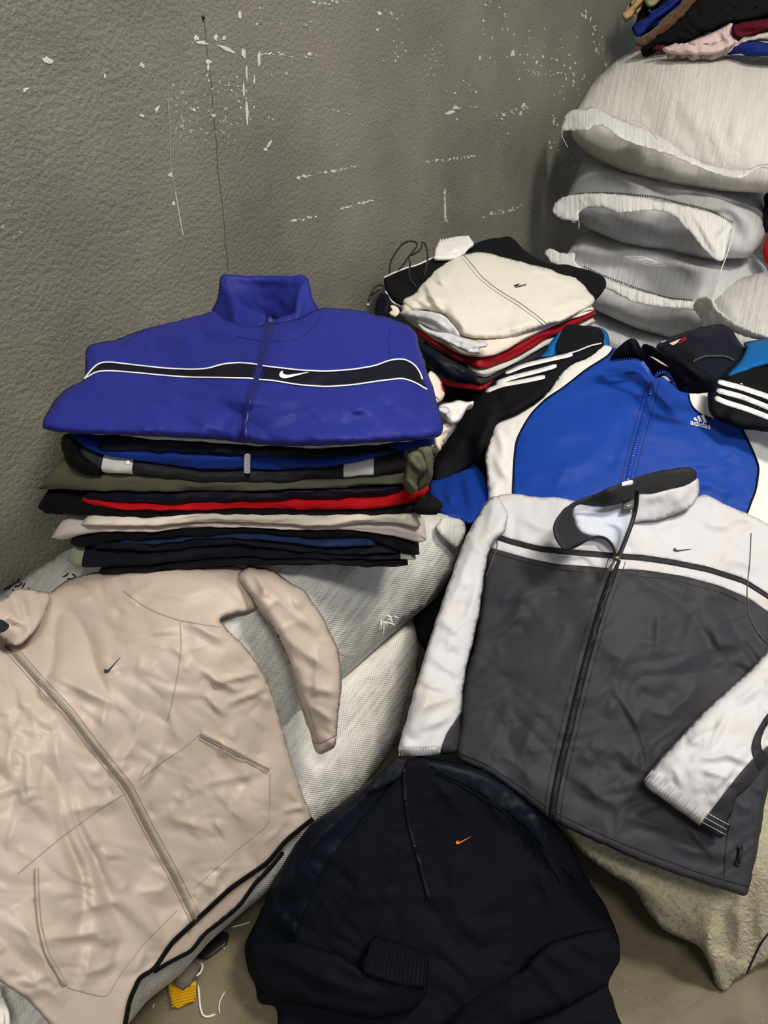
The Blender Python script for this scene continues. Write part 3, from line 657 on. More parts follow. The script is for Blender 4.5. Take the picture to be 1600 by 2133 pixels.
f3 = flap(s3, 'sack_hem', [(1130, 525), (1145, 515), (1175, 530), (1200, 522), (1195, 545), (1215, 560), (1260, 580), (1330, 605), (1390, 622), (1440, 628), (1470, 625), (1490, 640), (1475, 655), (1440, 645), (1380, 640), (1320, 630), (1270, 604), (1220, 580), (1180, 560), (1150, 548)],
    [(1135, 525, 'd', 2.86), (1200, 545, 'd', 2.76), (1300, 610, 'd', 2.6), (1400, 632, 'd', 2.5), (1480, 640, 'd', 2.42)], seed=27, step=6)
f5 = flap(s5, 'sack_hem', [(1440, 640), (1452, 622), (1475, 615), (1488, 630), (1500, 652), (1530, 672), (1570, 690), (1620, 702), (1700, 715), (1700, 726), (1620, 714), (1560, 704), (1520, 690), (1490, 680), (1480, 705), (1465, 700), (1462, 665)],
    [(1445, 635, 'd', 2.38), (1480, 680, 'd', 2.34), (1530, 680, 'd', 2.22), (1620, 708, 'd', 2.1), (1700, 720, 'd', 2.05)], seed=29, step=6, folds=[(1480, 620, 1475, 700, 5, .012)])
class Off:      # a surface a little nearer than another
    def __init__(s, base, k): s.b, s.k = base, k
    def pt(s, p, lift=0): p = A(p); return P(p[:, 0], p[:, 1], s.b.full(p)-lift-s.k)
def stitches(s, line, hem):
    teeth(hem.obj, s, line, 3.2, M['stitch'], 'stitch_holes', pitch=5, lift=.0035)
stitches(s2, [(1200, 404), (1250, 401), (1300, 403), (1370, 410), (1440, 428), (1480, 437), (1525, 462)], f2)
stitches(s3, [(1218, 555), (1262, 576), (1330, 601), (1390, 620), (1440, 625)], f3)
for a, b in (([(1300, 534), (1345, 551), (1392, 555), (1340, 535), (1300, 534)], 3), ([(1328, 540), (1350, 548), (1372, 549), (1348, 540), (1328, 540)], 2.5)):
    strip(s3.rootobj, s3, a, b, M['logowhite'], 'printed_diamond', lift=.0015, sm=0, step=5)
def loose(s, pts, r=.0011, name='loose_thread', lift=.012):
    q = A(pts); tube(s.obj, name, [P(x, y, s.full(A([[x, y]]))[0]-lift) for x, y in q], r, M['thread'], m=6, step=.008)
loose(f1, [(1172, 268), (1170, 282), (1176, 295), (1183, 307)]); loose(f2, [(1203, 455), (1207, 465), (1206, 477)]); loose(f2, [(1195, 458), (1190, 463), (1200, 464)])
loose(f2, [(1530, 467), (1525, 495), (1515, 530), (1503, 560), (1499, 572)], .0016, lift=.02)
loose(f1, [(1310, 248), (1335, 254), (1350, 265), (1372, 290)]); loose(f5, [(1455, 640), (1448, 650), (1452, 655)]); loose(f5, [(1462, 630), (1455, 648), (1458, 660)])

# ------------------------------------------------------------------ sacks under the front pile
GP = 'white woven sacks under the front pile'
PWR = ((.014, 190, 30, 1, 'n'), (.006, 80, -20, 2, 'n'), (.005, 38, 35, 3, 'r'), (.008, 90, -40, 1.5, 'f'))
low = bundle('woven_sack', 'lower white woven sack on the floor, between beige jacket and navy pullover', 'sack',
    [(560, 1420), (715, 1385), (845, 1275), (868, 1310), (874, 1360), (862, 1430), (836, 1530), (792, 1600), (742, 1660), (690, 1708), (648, 1752), (610, 1800), (560, 1856), (505, 1900), (436, 1962), (376, 2030), (306, 2085), (268, 2133), (190, 2230), (-120, 2300), (-320, 2000), (-200, 1700), (200, 1500)],
    [(850, 1320, 'z', .44), (850, 1430, 'z', .36), (760, 1400, 'z', .47), (700, 1480, 'z', .46), (700, 1600, 'z', .40), (640, 1740, 'z', .31), (430, 1950, 'z', .27), (300, 2080, 'z', .26), (500, 1700, 'z', .40), (200, 1900, 'z', .42), (0, 2000, 'z', .44), (-200, 1800, 'z', .5), (800, 1560, 'z', .33)],
    .10, .17, 80, M['sackwarm'], 13, PWR, [(700, 1700, 780, 1620, 12, .008), (640, 1640, 720, 1560, 14, .008)], 13, GP, 'low', 38)
up = bundle('woven_sack', 'upper white woven sack holding the folded stack, torn hole and marker writing on it', 'sack',
    [(-260, 1420), (-120, 1310), (0, 1238), (70, 1188), (140, 1145), (300, 1090), (600, 1055), (800, 1050), (880, 1062), (930, 1072), (968, 1088), (972, 1105), (958, 1150), (938, 1200), (910, 1245), (880, 1270), (850, 1292), (800, 1335), (760, 1372), (715, 1412), (640, 1480), (600, 1530), (400, 1660), (100, 1800), (-280, 1850)],
    [(-200, 1380, 'z', .70), (70, 1200, 'z', .66), (160, 1170, 'z', .70), (300, 1190, 'z', .78), (600, 1180, 'z', .78), (870, 1090, 'z', .71), (950, 1120, 'z', .64), (850, 1260, 'z', .56), (720, 1390, 'z', .545), (600, 1300, 'z', .70), (600, 1480, 'z', .54), (400, 1450, 'z', .66), (250, 1650, 'z', .56), (0, 1700, 'z', .6), (100, 1400, 'z', .73), (760, 1230, 'z', .68)],
    .08, .14, 60, M['sack'], 12, PWR, [(700, 1220, 850, 1100, 16, .008), (800, 1300, 930, 1130, 12, .007), (905, 1100, 950, 1140, 6, .008), (650, 1280, 700, 1400, 14, .008), (760, 1150, 800, 1290, 14, .007)], 15, GP, 'up', 38, zlo=.485)
# folded-over corner at the end of the sack
cs1 = Surf(OL([(905, 1098), (925, 1072), (968, 1086), (973, 1108), (955, 1148), (925, 1122)], 7, 1), [(905, 1098, 'z', .70), (968, 1090, 'z', .655), (950, 1145, 'z', .625), (925, 1110, 'z', .69)], .006, 8, seed=3, supports=('up',), gap=.012)
garment(up.rootobj, cs1, ('folded_corner', M['sack']), step=7, thick=.003)
# frayed hole
for k in range(13):
    r_ = random.Random(k+60); x, y = 806+r_.uniform(-14, 14), 1292+r_.uniform(-14, 12); a = r_.uniform(0, 6.3); l = r_.uniform(10, 24)
    tube(up.rootobj, 'frayed_strand', [P(x, y, up.full(A([[x, y]]))[0]-.004), P(x+l*.5*math.cos(a), y+l*.5*math.sin(a)+3, up.full(A([[x, y]]))[0]-.016), P(x+l*math.cos(a), y+l*math.sin(a)+8, up.full(A([[x, y]]))[0]-.006)], .0015, M['thread'], m=6, step=.004)
# marker writing
for ln in [[(9, 1227), (20, 1222), (33, 1214), (41, 1210)], [(26, 1217), (38, 1213), (45, 1213), (45, 1218), (37, 1221), (30, 1222)], [(47, 1224), (49, 1219), (52, 1215)], [(36, 1209), (41, 1206)], [(17, 1226), (22, 1222)], [(25, 1231), (29, 1228)], [(14, 1246), (18, 1243), (24, 1241)],
           [(130, 1202), (136, 1200), (143, 1194)], [(150, 1196), (157, 1199), (156, 1204), (148, 1206), (140, 1206)], [(130, 1216), (140, 1213), (150, 1212)], [(58, 1226), (61, 1225)]]:
    strip(up.rootobj, up, ln, 3.6, M['ink'], 'marker_stroke', lift=.0025, step=3, sm=1)

# hidden-side bundle that carries the two open jackets
und = bundle('black_coat', 'black coat bundled underneath the open jackets, showing between white sack and white sleeve', 'coat',
    [(868, 1330), (858, 1270), (880, 1245), (905, 1230), (905, 1060), (950, 970), (1060, 900), (1200, 850), (1330, 790), (1500, 800), (1760, 860), (1800, 1200), (1760, 1600), (1560, 1760), (1300, 1720), (1120, 1630), (980, 1520), (930, 1420)],
    [(900, 1000, 'z', .56), (880, 1290, 'z', .45), (1000, 1100, 'z', .56), (1300, 1080, 'z', .60), (1300, 800, 'z', .66), (1600, 1100, 'z', .58), (1100, 850, 'z', .64), (1000, 1450, 'z', .34), (1300, 1650, 'z', .3), (1600, 1600, 'z', .36), (1300, 1350, 'z', .46), (1700, 900, 'z', .62), (1020, 1300, 'z', .45)],
    .10, .1, 70, M['black'], 18, ((.012, 120, 20, 1.5, 'n'),), (), 17, None, 'und')
# ------------------------------------------------------------------ left stack of folded clothes
YF = lambda x: 1.0+.05*np.clip((np.abs(A(x)-500)/420), 0, 1.2)**3
def root_at(name, label, cat, px, py, y=1.15, group=None):
    p = P(px, py, d_y(px, py, y)); return thing(name, label, cat, p, group)
GL = 'folded clothes in the front stack'; fp_late = []
def fold(name, label, cat, top, bot, mat, x0, x1, bands=(), seed=1, yf=None, **kw):
    c = A(bot); i = len(c)//2; yf0 = yf or YF
    r = thing(name, label, cat, P(c[i, 0], c[i, 1], d_y(c[i, 0], c[i, 1], float(yf0(c[i, 0]))+.15)), kw.pop('group', GL))
    layer(r, kw.pop('part', 'folded_body'), top, bot, mat, yf0, x0, x1, bands=bands, seed=seed, **kw); return r
off = lambda k: (lambda x: YF(x)+k)
b1 = [(140, 906), (230, 908), (300, 917), (400, 924), (500, 932), (560, 933), (660, 943), (720, 937), (800, 929), (870, 920)]
t1 = [(140, 894), (300, 900), (500, 912), (660, 916), (870, 900)]
b2 = [(200, 938), (260, 941), (330, 946), (450, 949), (560, 955), (660, 960), (740, 953), (850, 941)]
t2 = [(197, 928), (230, 916), (300, 917), (400, 924), (500, 932), (560, 933), (660, 943), (720, 937), (800, 929), (850, 930)]
b3 = [(145, 912), (195, 945), (215, 954), (280, 961), (330, 975), (420, 986), (520, 988), (600, 983), (700, 975), (790, 956), (850, 944), (905, 938)]
t3 = [(145, 902), (200, 932), (260, 940), (330, 945), (450, 948), (560, 954), (660, 958), (740, 951), (850, 920), (905, 905)]
b4 = [(128, 940), (150, 985), (215, 995), (275, 997), (400, 1003), (500, 1007), (600, 1006), (710, 1002), (780, 996), (852, 990)]
t4 = [(128, 905), (150, 915), (195, 946), (215, 954), (280, 961), (330, 975), (420, 986), (520, 988), (600, 983), (700, 975), (790, 957), (852, 948)]
b5 = [(80, 1024), (100, 1028), (160, 1034), (210, 1030), (300, 1032), (400, 1030), (520, 1026), (650, 1022), (760, 1018), (845, 1014), (893, 1006)]
t5 = [(80, 1012), (110, 985), (135, 965), (160, 984), (215, 995), (275, 997), (400, 1003), (500, 1007), (600, 1006), (710, 1002), (780, 996), (845, 990), (893, 984)]
b6 = [(170, 1040), (230, 1047), (300, 1053), (350, 1054), (450, 1050), (550, 1046), (700, 1043), (800, 1036), (842, 1022)]
b7 = [(165, 1043), (200, 1058), (280, 1067), (350, 1067), (450, 1063), (550, 1062), (650, 1068), (760, 1068), (865, 1058), (893, 1032)]
t7 = [(165, 1038), (230, 1047), (300, 1053), (350, 1054), (450, 1050), (550, 1046), (700, 1043), (800, 1036), (845, 1024), (870, 1020), (893, 1006)]
b8 = [(80, 1078), (100, 1083), (160, 1081), (210, 1079), (300, 1085), (400, 1076), (450, 1073), (520, 1075), (620, 1079), (760, 1077), (870, 1074), (890, 1070)]
t8 = [(80, 1030), (165, 1041), (200, 1058), (280, 1067), (350, 1067), (450, 1063), (550, 1062), (650, 1068), (760, 1068), (865, 1058), (890, 1050)]
b9 = [(170, 1097), (200, 1098), (230, 1101), (320, 1100), (400, 1093), (520, 1092), (620, 1098), (700, 1097), (800, 1092), (850, 1100), (878, 1108)]
t9 = [(170, 1084), (210, 1079), (300, 1085), (400, 1076), (450, 1073), (520, 1075), (620, 1079), (760, 1077), (878, 1074)]
b9b = [(108, 1130), (140, 1138), (165, 1122), (230, 1110), (300, 1112), (400, 1100), (520, 1100), (650, 1106), (730, 1105), (800, 1118), (840, 1130), (888, 1142)]
t9b = [(108, 1108), (130, 1088), (170, 1092), (230, 1100), (320, 1100), (400, 1093), (520, 1092), (620, 1098), (700, 1096), (800, 1092), (850, 1100), (888, 1106)]
b10 = [(146, 1138), (175, 1152), (230, 1128), (300, 1130), (400, 1120), (520, 1112), (650, 1125), (760, 1122), (800, 1140), (840, 1162), (874, 1164)]
t10 = [(146, 1122), (165, 1122), (230, 1110), (300, 1112), (400, 1100), (520, 1100), (650, 1106), (730, 1105), (800, 1118), (840, 1130), (874, 1146)]
b11 = [(240, 1129), (330, 1134), (400, 1125), (480, 1121), (560, 1131), (650, 1143), (700, 1147), (787, 1141)]
b12 = [(193, 1149), (240, 1150), (330, 1152), (420, 1145), (500, 1136), (600, 1150), (700, 1160), (740, 1160), (832, 1156)]
t12 = [(193, 1124), (240, 1128), (330, 1134), (400, 1125), (480, 1121), (560, 1131), (650, 1143), (700, 1147), (787, 1141), (832, 1146)]
b13 = [(140, 1188), (165, 1191), (230, 1191), (300, 1186), (400, 1174), (500, 1166), (600, 1168), (720, 1166), (840, 1170), (866, 1170)]
t13 = [(140, 1140), (175, 1152), (193, 1149), (240, 1150), (330, 1152), (420, 1145), (500, 1136), (600, 1150), (700, 1160), (740, 1160), (840, 1158), (866, 1158)]
b14 = [(205, 1196), (300, 1193), (440, 1186), (560, 1180), (700, 1181), (760, 1187), (850, 1180)]
fold('folded_trousers', 'brown-black folded garment at the very bottom of the front stack', 'trousers', b13, b14, M['brownblack'], 205, 850, seed=14, bvh='lst')
fold('folded_jacket', 'midnight folded jacket with khaki ends, second from the bottom of the front stack', 'jacket', t13, b13, M['midnight'], 140, 866, bands=[(100, 168, M['khaki'], 'khaki_panel'), (835, 900, M['khaki'], 'khaki_panel')], seed=13, bvh='lst')
fold('folded_sweatshirt', 'dark navy folded sweatshirt with a cuff, under the blue denim', 'sweatshirt', t12, b12, M['midnight'], 193, 832, seed=12, bands=[(190, 232, M['navysmooth'], 'cuff')], bvh='lst')
fold('folded_jeans', 'blue denim folded strip low in the front stack', 'jeans', b10, b11, M['denim'], 240, 787, seed=11)
fold('folded_hoodie', 'black folded hoodie under the cream sweatshirt in the front stack', 'hoodie', t10, b10, M['black'], 146, 874, seed=10, bvh='lst')
r = fold('folded_sweatshirt', 'cream folded sweatshirt in two soft plies in the front stack', 'sweatshirt', t9b, b9b, M['pinkcream'], 108, 888, seed=9, part='lower_ply', cap=20)
layer(r, 'upper_ply', t9, b9, M['cream'], off(-.008), 170, 878, seed=8)
r = fold('folded_hoodie', 'black folded hoodie with cuffs poking out, under the red garment', 'hoodie', t8, b8, M['black'], 80, 890, seed=7, bands=[(75, 158, M['blackny'], 'cuff')], bvh='lst')
tube(r, 'cuff', px3([(860, 1058, 1.235), (890, 1055, 1.22), (921, 1052, 1.21)]), [.012, .018, .02], M['black'], amp=.1, flat=.8)
fold('folded_sweatshirt', 'bright red folded garment in the front stack', 'sweatshirt', t7, b7, M['red'], 165, 893, seed=6)
fold('folded_shirt', 'midnight navy folded garment just above the red one', 'shirt', b5, b6, M['navy'], 170, 842, seed=5)
r = fold('folded_sweatshirt', 'olive green folded sweatshirt with a rolled sleeve at its right end', 'sweatshirt', t5, b5, M['olive'], 80, 893, seed=4, cap=30, bvh='lst')
fp_late.append((r, 'rolled_sleeve', [(845, 962), (850, 945), (868, 936), (884, 950), (891, 972), (882, 988), (868, 1002), (871, 1020), (858, 1031), (845, 1024), (838, 1006), (842, 985)], .978, M['olive'], [(850, 950, 880, 985, 5, .01), (846, 990, 862, 1020, 5, .008)]))
fp_late.append((r, 'sleeve_fold', [(866, 936), (880, 928), (899, 930), (904, 960), (901, 1000), (886, 1018), (868, 1026), (862, 1000), (870, 970)], 1.0, M['olive'], [(884, 935, 895, 1000, 6, .008)]))
r = fold('folded_jacket', 'black folded track top with two white blocks on its edge', 'jacket', t4, b4, M['darkgrey'], 128, 852, seed=3, bands=[(216, 273, M['white'], 'white_block'), (715, 781, M['white'], 'white_block')], bvh='lst')
fp_late.append((r, 'sleeve_fold', [(128, 906), (148, 903), (160, 925), (176, 950), (200, 964), (214, 975), (213, 994), (172, 988), (142, 972), (133, 948), (127, 930)], 1.012, M['black'], [(135, 915, 150, 960, 6, .008), (150, 950, 200, 985, 6, .006)]))
tube(r, 'drawcord_ring', px3([(260, 964, 1.105), (266, 961, 1.1), (272, 963, 1.105), (266, 967, 1.1), (260, 964, 1.105)]), .0016, M['thread'], m=6, step=.002)
r = fold('folded_jacket', 'cobalt blue folded jacket with a white zipper end', 'jacket', t3, b3, M['royal2'], 145, 905, seed=2)
cz = [[(516, 946), (515, 960), (515, 985)]]
class YPlane:
    def __init__(s, y): s.y = y
    def pt(s, p, lift=0): p = A(p); return P(p[:, 0], p[:, 1], d_y(p[:, 0], p[:, 1], s.y-lift))
zt = strip(r, YPlane(.996), cz[0], 13, M['logowhite'], 'zipper_tape', lift=.006, sm=0); teeth(zt, YPlane(.99), cz[0], 5, M['whitepipe'], 'zipper_teeth', 4, .004, 0)
fold('folded_trousers', 'dark navy nylon folded trousers below the cream lining', 'trousers', t2, b2, M['navysmooth'], 197, 850, seed=1, amp=.006)
fold('folded_shirt', 'thin off-white folded garment directly under the royal blue jacket', 'shirt', t1, b1, M['greylight'], 140, 870, seed=15, amp=.005, bvh='lst')

# ------------------------------------------------------------------ royal blue jacket on top of the stack
c1 = lambda L: [(60+x*.5625, 540+y*.5625) for x, y in L]
out = c1([(690, 190), (720, 220), (800, 250), (900, 240), (1000, 220), (1060, 185), (1100, 178), (1200, 185), (1330, 215), (1400, 240), (1435, 270), (1442, 310), (1470, 400), (1500, 480), (1520, 560), (1537, 620), (1530, 652), (1490, 665), (1400, 672), (1250, 682), (1100, 691), (950, 692), (820, 682), (700, 668), (500, 658), (350, 652), (200, 647), (90, 637), (46, 628), (55, 590), (80, 540), (140, 475), (205, 450), (210, 400), (208, 335), (230, 312), (320, 300), (400, 265), (480, 245), (600, 215), (660, 200)])
ctrl = [(500, 895, 'y', .985), (150, 885, 'y', 1.0), (850, 895, 'y', 1.0), (500, 830, 'z', 1.115), (200, 800, 'z', 1.095), (800, 800, 'z', 1.105), (500, 720, 'z', 1.125), (200, 725, 'z', 1.09), (860, 700, 'z', 1.09), (480, 660, 'z', 1.14), (660, 660, 'z', 1.14), (330, 690, 'z', 1.105), (560, 770, 'z', 1.125)]
folds = [(170, 770, 100, 880, 12, .008), (200, 790, 330, 770, 14, .005), (420, 690, 520, 700, 9, .006), (600, 800, 760, 760, 13, .005), (640, 850, 800, 860, 11, .005), (700, 880, 840, 800, 10, .005), (840, 720, 905, 880, 11, .009), (560, 700, 650, 690, 8, .006), (330, 720, 420, 700, 10, .006), (250, 840, 480, 830, 16, .004), (560, 880, 660, 850, 8, .004), (760, 700, 830, 690, 9, .005), (390, 870, 470, 900, 8, .004)]
sj = Surf(OL(out, 6), ctrl, .03, 26, folds, ((.005, 90, 10, 1.6, 'n'), (.008, 90, 15, 2.0, 'f')), seed=31, crease=(150, 70, 5, .004, 15, 45), supports=('lst',), gap=.008)
jk = thing('track_jacket', 'royal blue track jacket with black chest band on top of the front stack', 'jacket', P(500, 800, sj.depth([[500, 800]])[0]))
btop = [(205, 442), (230, 410), (260, 383), (300, 380), (400, 392), (500, 403), (600, 408), (660, 405), (720, 387), (780, 382), (840, 388), (870, 395), (1000, 410), (1100, 415), (1200, 408), (1280, 395), (1340, 372), (1390, 368), (1430, 390), (1450, 420), (1458, 445)]
bbot = [(1475, 482), (1430, 455), (1385, 440), (1300, 450), (1200, 465), (1100, 472), (1000, 465), (900, 448), (850, 445), (820, 440), (700, 438), (600, 437), (500, 430), (400, 420), (300, 412), (250, 415), (205, 442)]
garment(jk, sj, ('body', M['royal']), [('chest_band', c1(btop+bbot), M['navyband'])], step=5.5, thick=.006)
strip(jk, sj, c1(btop), 3.4, M['whitepipe'], 'piping', .0035); strip(jk, sj, c1(bbot), 3.4, M['whitepipe'], 'piping', .0035)
zp = c1([(892, 215), (880, 300), (850, 420), (822, 500), (803, 580), (795, 680)])
zt = strip(jk, sj, zp, 15, M['zipnavy'], 'zipper_tape', .005); teeth(zt, sj, zp, 4, M['royal'], pitch=5, lift=.0065)
for dx in (-11, 11): strip(jk, sj, [(x+dx, y) for x, y in zp], 1.6, M['zipnavy'], 'seam', .002)
unit_decal(jk, sj, SWOOSH, c1([(928, 446)])[0], (71, 2), (-6, -42), M['logowhite'], 'chest_logo', .003)
for ln in ([(1340, 372), (1335, 330), (1330, 290), (1345, 240)], [(420, 262), (330, 330)], [(770, 285), (850, 300), (980, 305), (1060, 250), (1090, 190)]): strip(jk, sj, c1(ln), 1.8, M['zipnavy'], 'seam', .0015)
def flatpatch(parent, name, poly, ctrl, mat, thick=.004, seed=3, roll=.004, wr=((.003, 50, 20, 2, 'n'), (.004, 36, 50, 1.6, 'f')), folds=(), step=7, panels=(), sm=2, rpx=8, supports=(), gap=.006, crease=None):
    step = min(step, max(3.2, float(np.ptp(A(poly), axis=0).max())/20))
    s = Surf(OL(poly, step, sm), ctrl, roll, rpx, folds, wr, seed=seed, crease=crease, jit=1.6 if step > 4 else .7, supports=supports, gap=gap); g_ = garment(parent, s, (name, mat), panels, step=step, thick=thick, sm=sm); s.obj = g_[0]; return s
for r_, n_, poly_, y_, m_, f_ in fp_late:
    flatpatch(r_, n_, poly_, [(x, y, 'y', y_) for x, y in (poly_[0], poly_[len(poly_)//3], poly_[2*len(poly_)//3])], m_, thick=.02, roll=.02, rpx=10, folds=f_, step=5)
# standing collar
flatpatch(jk, 'collar_back', c1([(708, 52), (780, 60), (870, 62), (960, 60), (1030, 58), (1040, 110), (1010, 200), (960, 235), (880, 215), (800, 215), (730, 130)]),
    [(459, 571, 'y', 1.47), (640, 573, 'y', 1.47), (550, 576, 'y', 1.49), (550, 655, 'y', 1.47), (480, 640, 'y', 1.44), (630, 640, 'y', 1.44)], M['royal'], folds=[(480, 580, 620, 590, 6, .003)])
flatpatch(jk, 'collar_flap', c1([(708, 52), (722, 80), (755, 130), (800, 178), (875, 200), (890, 225), (850, 262), (800, 300), (745, 290), (700, 240), (672, 195), (700, 150)]),
    [(459, 571, 'y', 1.46), (485, 625, 'y', 1.40), (553, 655, 'y', 1.36), (500, 700, 'y', 1.33), (442, 655, 'y', 1.42)], M['royal'], folds=[(478, 620, 490, 690, 6, .006)], supports=())
flatpatch(jk, 'collar_flap', c1([(1030, 58), (1045, 105), (1050, 155), (1085, 190), (1065, 245), (1010, 292), (940, 300), (905, 270), (905, 222), (985, 200), (985, 165), (1005, 100)]),
    [(640, 573, 'y', 1.46), (614, 650, 'y', 1.37), (570, 665, 'y', 1.355), (590, 705, 'y', 1.33), (665, 650, 'y', 1.41)], M['royal'], folds=[(622, 620, 618, 690, 6, .005)])
tube(zt, 'zipper_pull', [P(561, 658, 1.36), P(562, 668, 1.355), P(562, 677, 1.355)], .006, M['zipnavy'], m=8, step=.003, flat=.5)
# ------------------------------------------------------------------ beige jacket
sl = thing('nylon_jacket', 'taupe beige zip jacket with black hem spread over the front sacks', 'jacket', P(300, 1600, 1.3))
out = [(-10, 1262), (14, 1249), (33, 1226), (70, 1230), (104, 1236), (133, 1211), (190, 1192), (250, 1188), (330, 1185), (450, 1178), (510, 1178), (530, 1230), (537, 1270), (505, 1277), (470, 1282), (458, 1290), (466, 1304), (513, 1349), (546, 1396), (570, 1453), (589, 1520), (608, 1591), (627, 1643), (653, 1710), (600, 1752), (560, 1800), (484, 1852), (410, 1921), (361, 1966), (323, 2023), (294, 2038), (273, 2085), (263, 2133), (250, 2190), (150, 2190), (102, 2132), (60, 2086), (0, 2044), (-120, 1980), (-200, 1750), (-170, 1480), (-80, 1320)]
ctrl = [(20, 1345, 'z', .745), (100, 1240, 'z', .73), (190, 1195, 'z', .765), (330, 1188, 'z', .80), (500, 1180, 'z', .80), (530, 1260, 'z', .76), (300, 1350, 'z', .76), (500, 1350, 'z', .73), (200, 1560, 'z', .66), (570, 1480, 'z', .60), (400, 1600, 'z', .585), (640, 1700, 'z', .38), (410, 1915, 'z', .35), (270, 2090, 'z', .34), (250, 1800, 'z', .5), (100, 1850, 'z', .55), (0, 2040, 'z', .5), (0, 1650, 'z', .67), (-150, 1700, 'z', .64), (120, 2130, 'z', .40), (520, 1700, 'z', .47)]
folds = [(300, 1480, 240, 1640, 13, .007), (230, 1420, 200, 1560, 12, .006), (140, 1420, 260, 1480, 10, .006), (420, 1400, 500, 1440, 8, .008), (440, 1420, 540, 1400, 7, .007), (430, 1450, 470, 1490, 7, .007), (470, 1470, 560, 1430, 6, .005), (300, 1240, 450, 1230, 14, .006), (230, 1270, 330, 1210, 12, .005), (250, 1330, 400, 1300, 14, .005), (390, 1300, 470, 1330, 9, .007), (300, 1640, 330, 1560, 9, .007), (420, 1640, 560, 1600, 9, .004), (340, 1700, 440, 1730, 11, .005), (130, 1700, 250, 1660, 14, .005), (150, 1900, 250, 1880, 13, .006), (90, 1960, 230, 1940, 10, .006), (180, 2030, 240, 2000, 10, .006), (60, 1550, 50, 1700, 16, .006), (20, 1500, 20, 1640, 14, .006), (100, 1480, 130, 1620, 13, .005), (600, 1640, 640, 1700, 9, .006), (590, 1690, 640, 1680, 6, .006), (370, 1960, 420, 1850, 9, .006), (440, 1860, 470, 1800, 8, .005), (30, 1900, 120, 2060, 18, .008), (40, 2030, 130, 2090, 14, .006), (190, 1970, 170, 2060, 10, .005), (500, 1560, 560, 1720, 12, .005), (340, 1450, 380, 1560, 12, .004)]
sb = Surf(OL(out, 6), ctrl, .012, 12, folds, ((.006, 120, 40, 1.6, 'n'), (.010, 100, 70, 2.0, 'f'), (.004, 50, 20, 2, 'f')), seed=41, crease=(330, 70, 5, .0045, 60, 50), supports=('up', 'low'), gap=.008)
# back hem and mesh lining below the front hem
lin = Surf(OL([(650, 1712), (600, 1758), (578, 1792), (527, 1846), (499, 1890), (427, 1948), (399, 1985), (350, 2008), (318, 2028), (330, 1990), (405, 1910), (480, 1840), (560, 1780)], 8), [(c[0], c[1], c[2], c[3]-.03) for c in ctrl], .006, 8, seed=43, supports=('low',), gap=.004)
garment(sl, lin, ('mesh_lining', fabric('beige_mesh', sr(178, 160, 146), .8, .0006, 30, .0018, 520)), step=8, thick=.003)
strip(sl, lin, [(590, 1775), (560, 1812), (530, 1842), (499, 1887), (462, 1918), (427, 1944), (399, 1981), (350, 2006), (320, 2025)], 9, M['black'], 'back_hem_binding', .004)
garment(sl, sb, ('body', M['beige']), step=5.5, thick=.004, bvh='beige')
hem = [(655, 1708), (600, 1752), (560, 1800), (484, 1852), (410, 1921), (361, 1966), (323, 2023), (294, 2038), (273, 2085), (264, 2133), (258, 2180)]
strip(sl, sb, [(x-3, y-3) for x, y in hem], 11, M['black'], 'hem_binding', .005, base=-.006)
zp = [(17, 1345), (71, 1406), (142, 1482), (200, 1558), (266, 1639), (309, 1724), (361, 1819), (409, 1917)]
zt = strip(sl, sb, zp, 15, M['beigedark'], 'zipper_tape', .004); teeth(zt, sb, zp, 5, M['zipgrey'], pitch=5, lift=.0065)
for dx in (-10, 10): strip(sl, sb, [(x+dx, y-dx*.6) for x, y in zp], 1.8, M['beigeseam'], 'seam', .002)
tube(zt, 'zipper_end', [P(404, 1915, sb.full(A([[404, 1915]]))[0]-.004), P(414, 1916, sb.full(A([[414, 1916]]))[0]-.004)], .006, M['zipdark'], m=8, step=.004)
unit_decal(sl, sb, SWOOSH, (220.4, 1406), (42, -33), (-16, -20), M['logogrey'], 'chest_logo', .002)
unit_decal(zt, sb, [(0, 0), (1, 0), (1, 1), (0, 1)], (9, 1340), (14, 7), (4, 12), M['zipdark'], 'zipper_top', .006)
for ln in ([(256, 1230), (300, 1262), (332, 1278), (375, 1292), (420, 1300), (460, 1306)], [(375, 1292), (378, 1340), (372, 1400), (350, 1500)], [(38, 1819), (120, 1750), (200, 1690), (262, 1652)], [(290, 1625), (340, 1585), (380, 1560), (418, 1528)], [(563, 1612), (563, 1660), (560, 1717), (500, 1765), (460, 1800), (405, 1850)], [(76, 1810), (76, 1860), (80, 1925), (95, 1985), (138, 2057), (180, 2068), (223, 2078), (250, 2030), (300, 1965), (370, 1895)], [(290, 1625), (300, 1600), (310, 1590)], [(0, 1255), (30, 1290), (60, 1310), (40, 1345)], [(104, 1238), (98, 1270), (80, 1300), (64, 1325)]):
    strip(sl, sb, ln, 2.4, M['beigeseam'], 'seam', .0016)
pw = strip(sl, sb, [(420, 1526), (470, 1551), (520, 1577), (563, 1599)], 13, M['beige'], 'pocket_welt', .007); strip(pw, sb, [(418, 1533), (465, 1558), (520, 1586), (561, 1607)], 2, M['beigedark'], 'pocket_opening', .008)
strip(sl, sb, [(76, 1808), (77, 1860), (82, 1925), (97, 1985), (136, 2052)], 9, M['beige'], 'pocket_welt', .009)
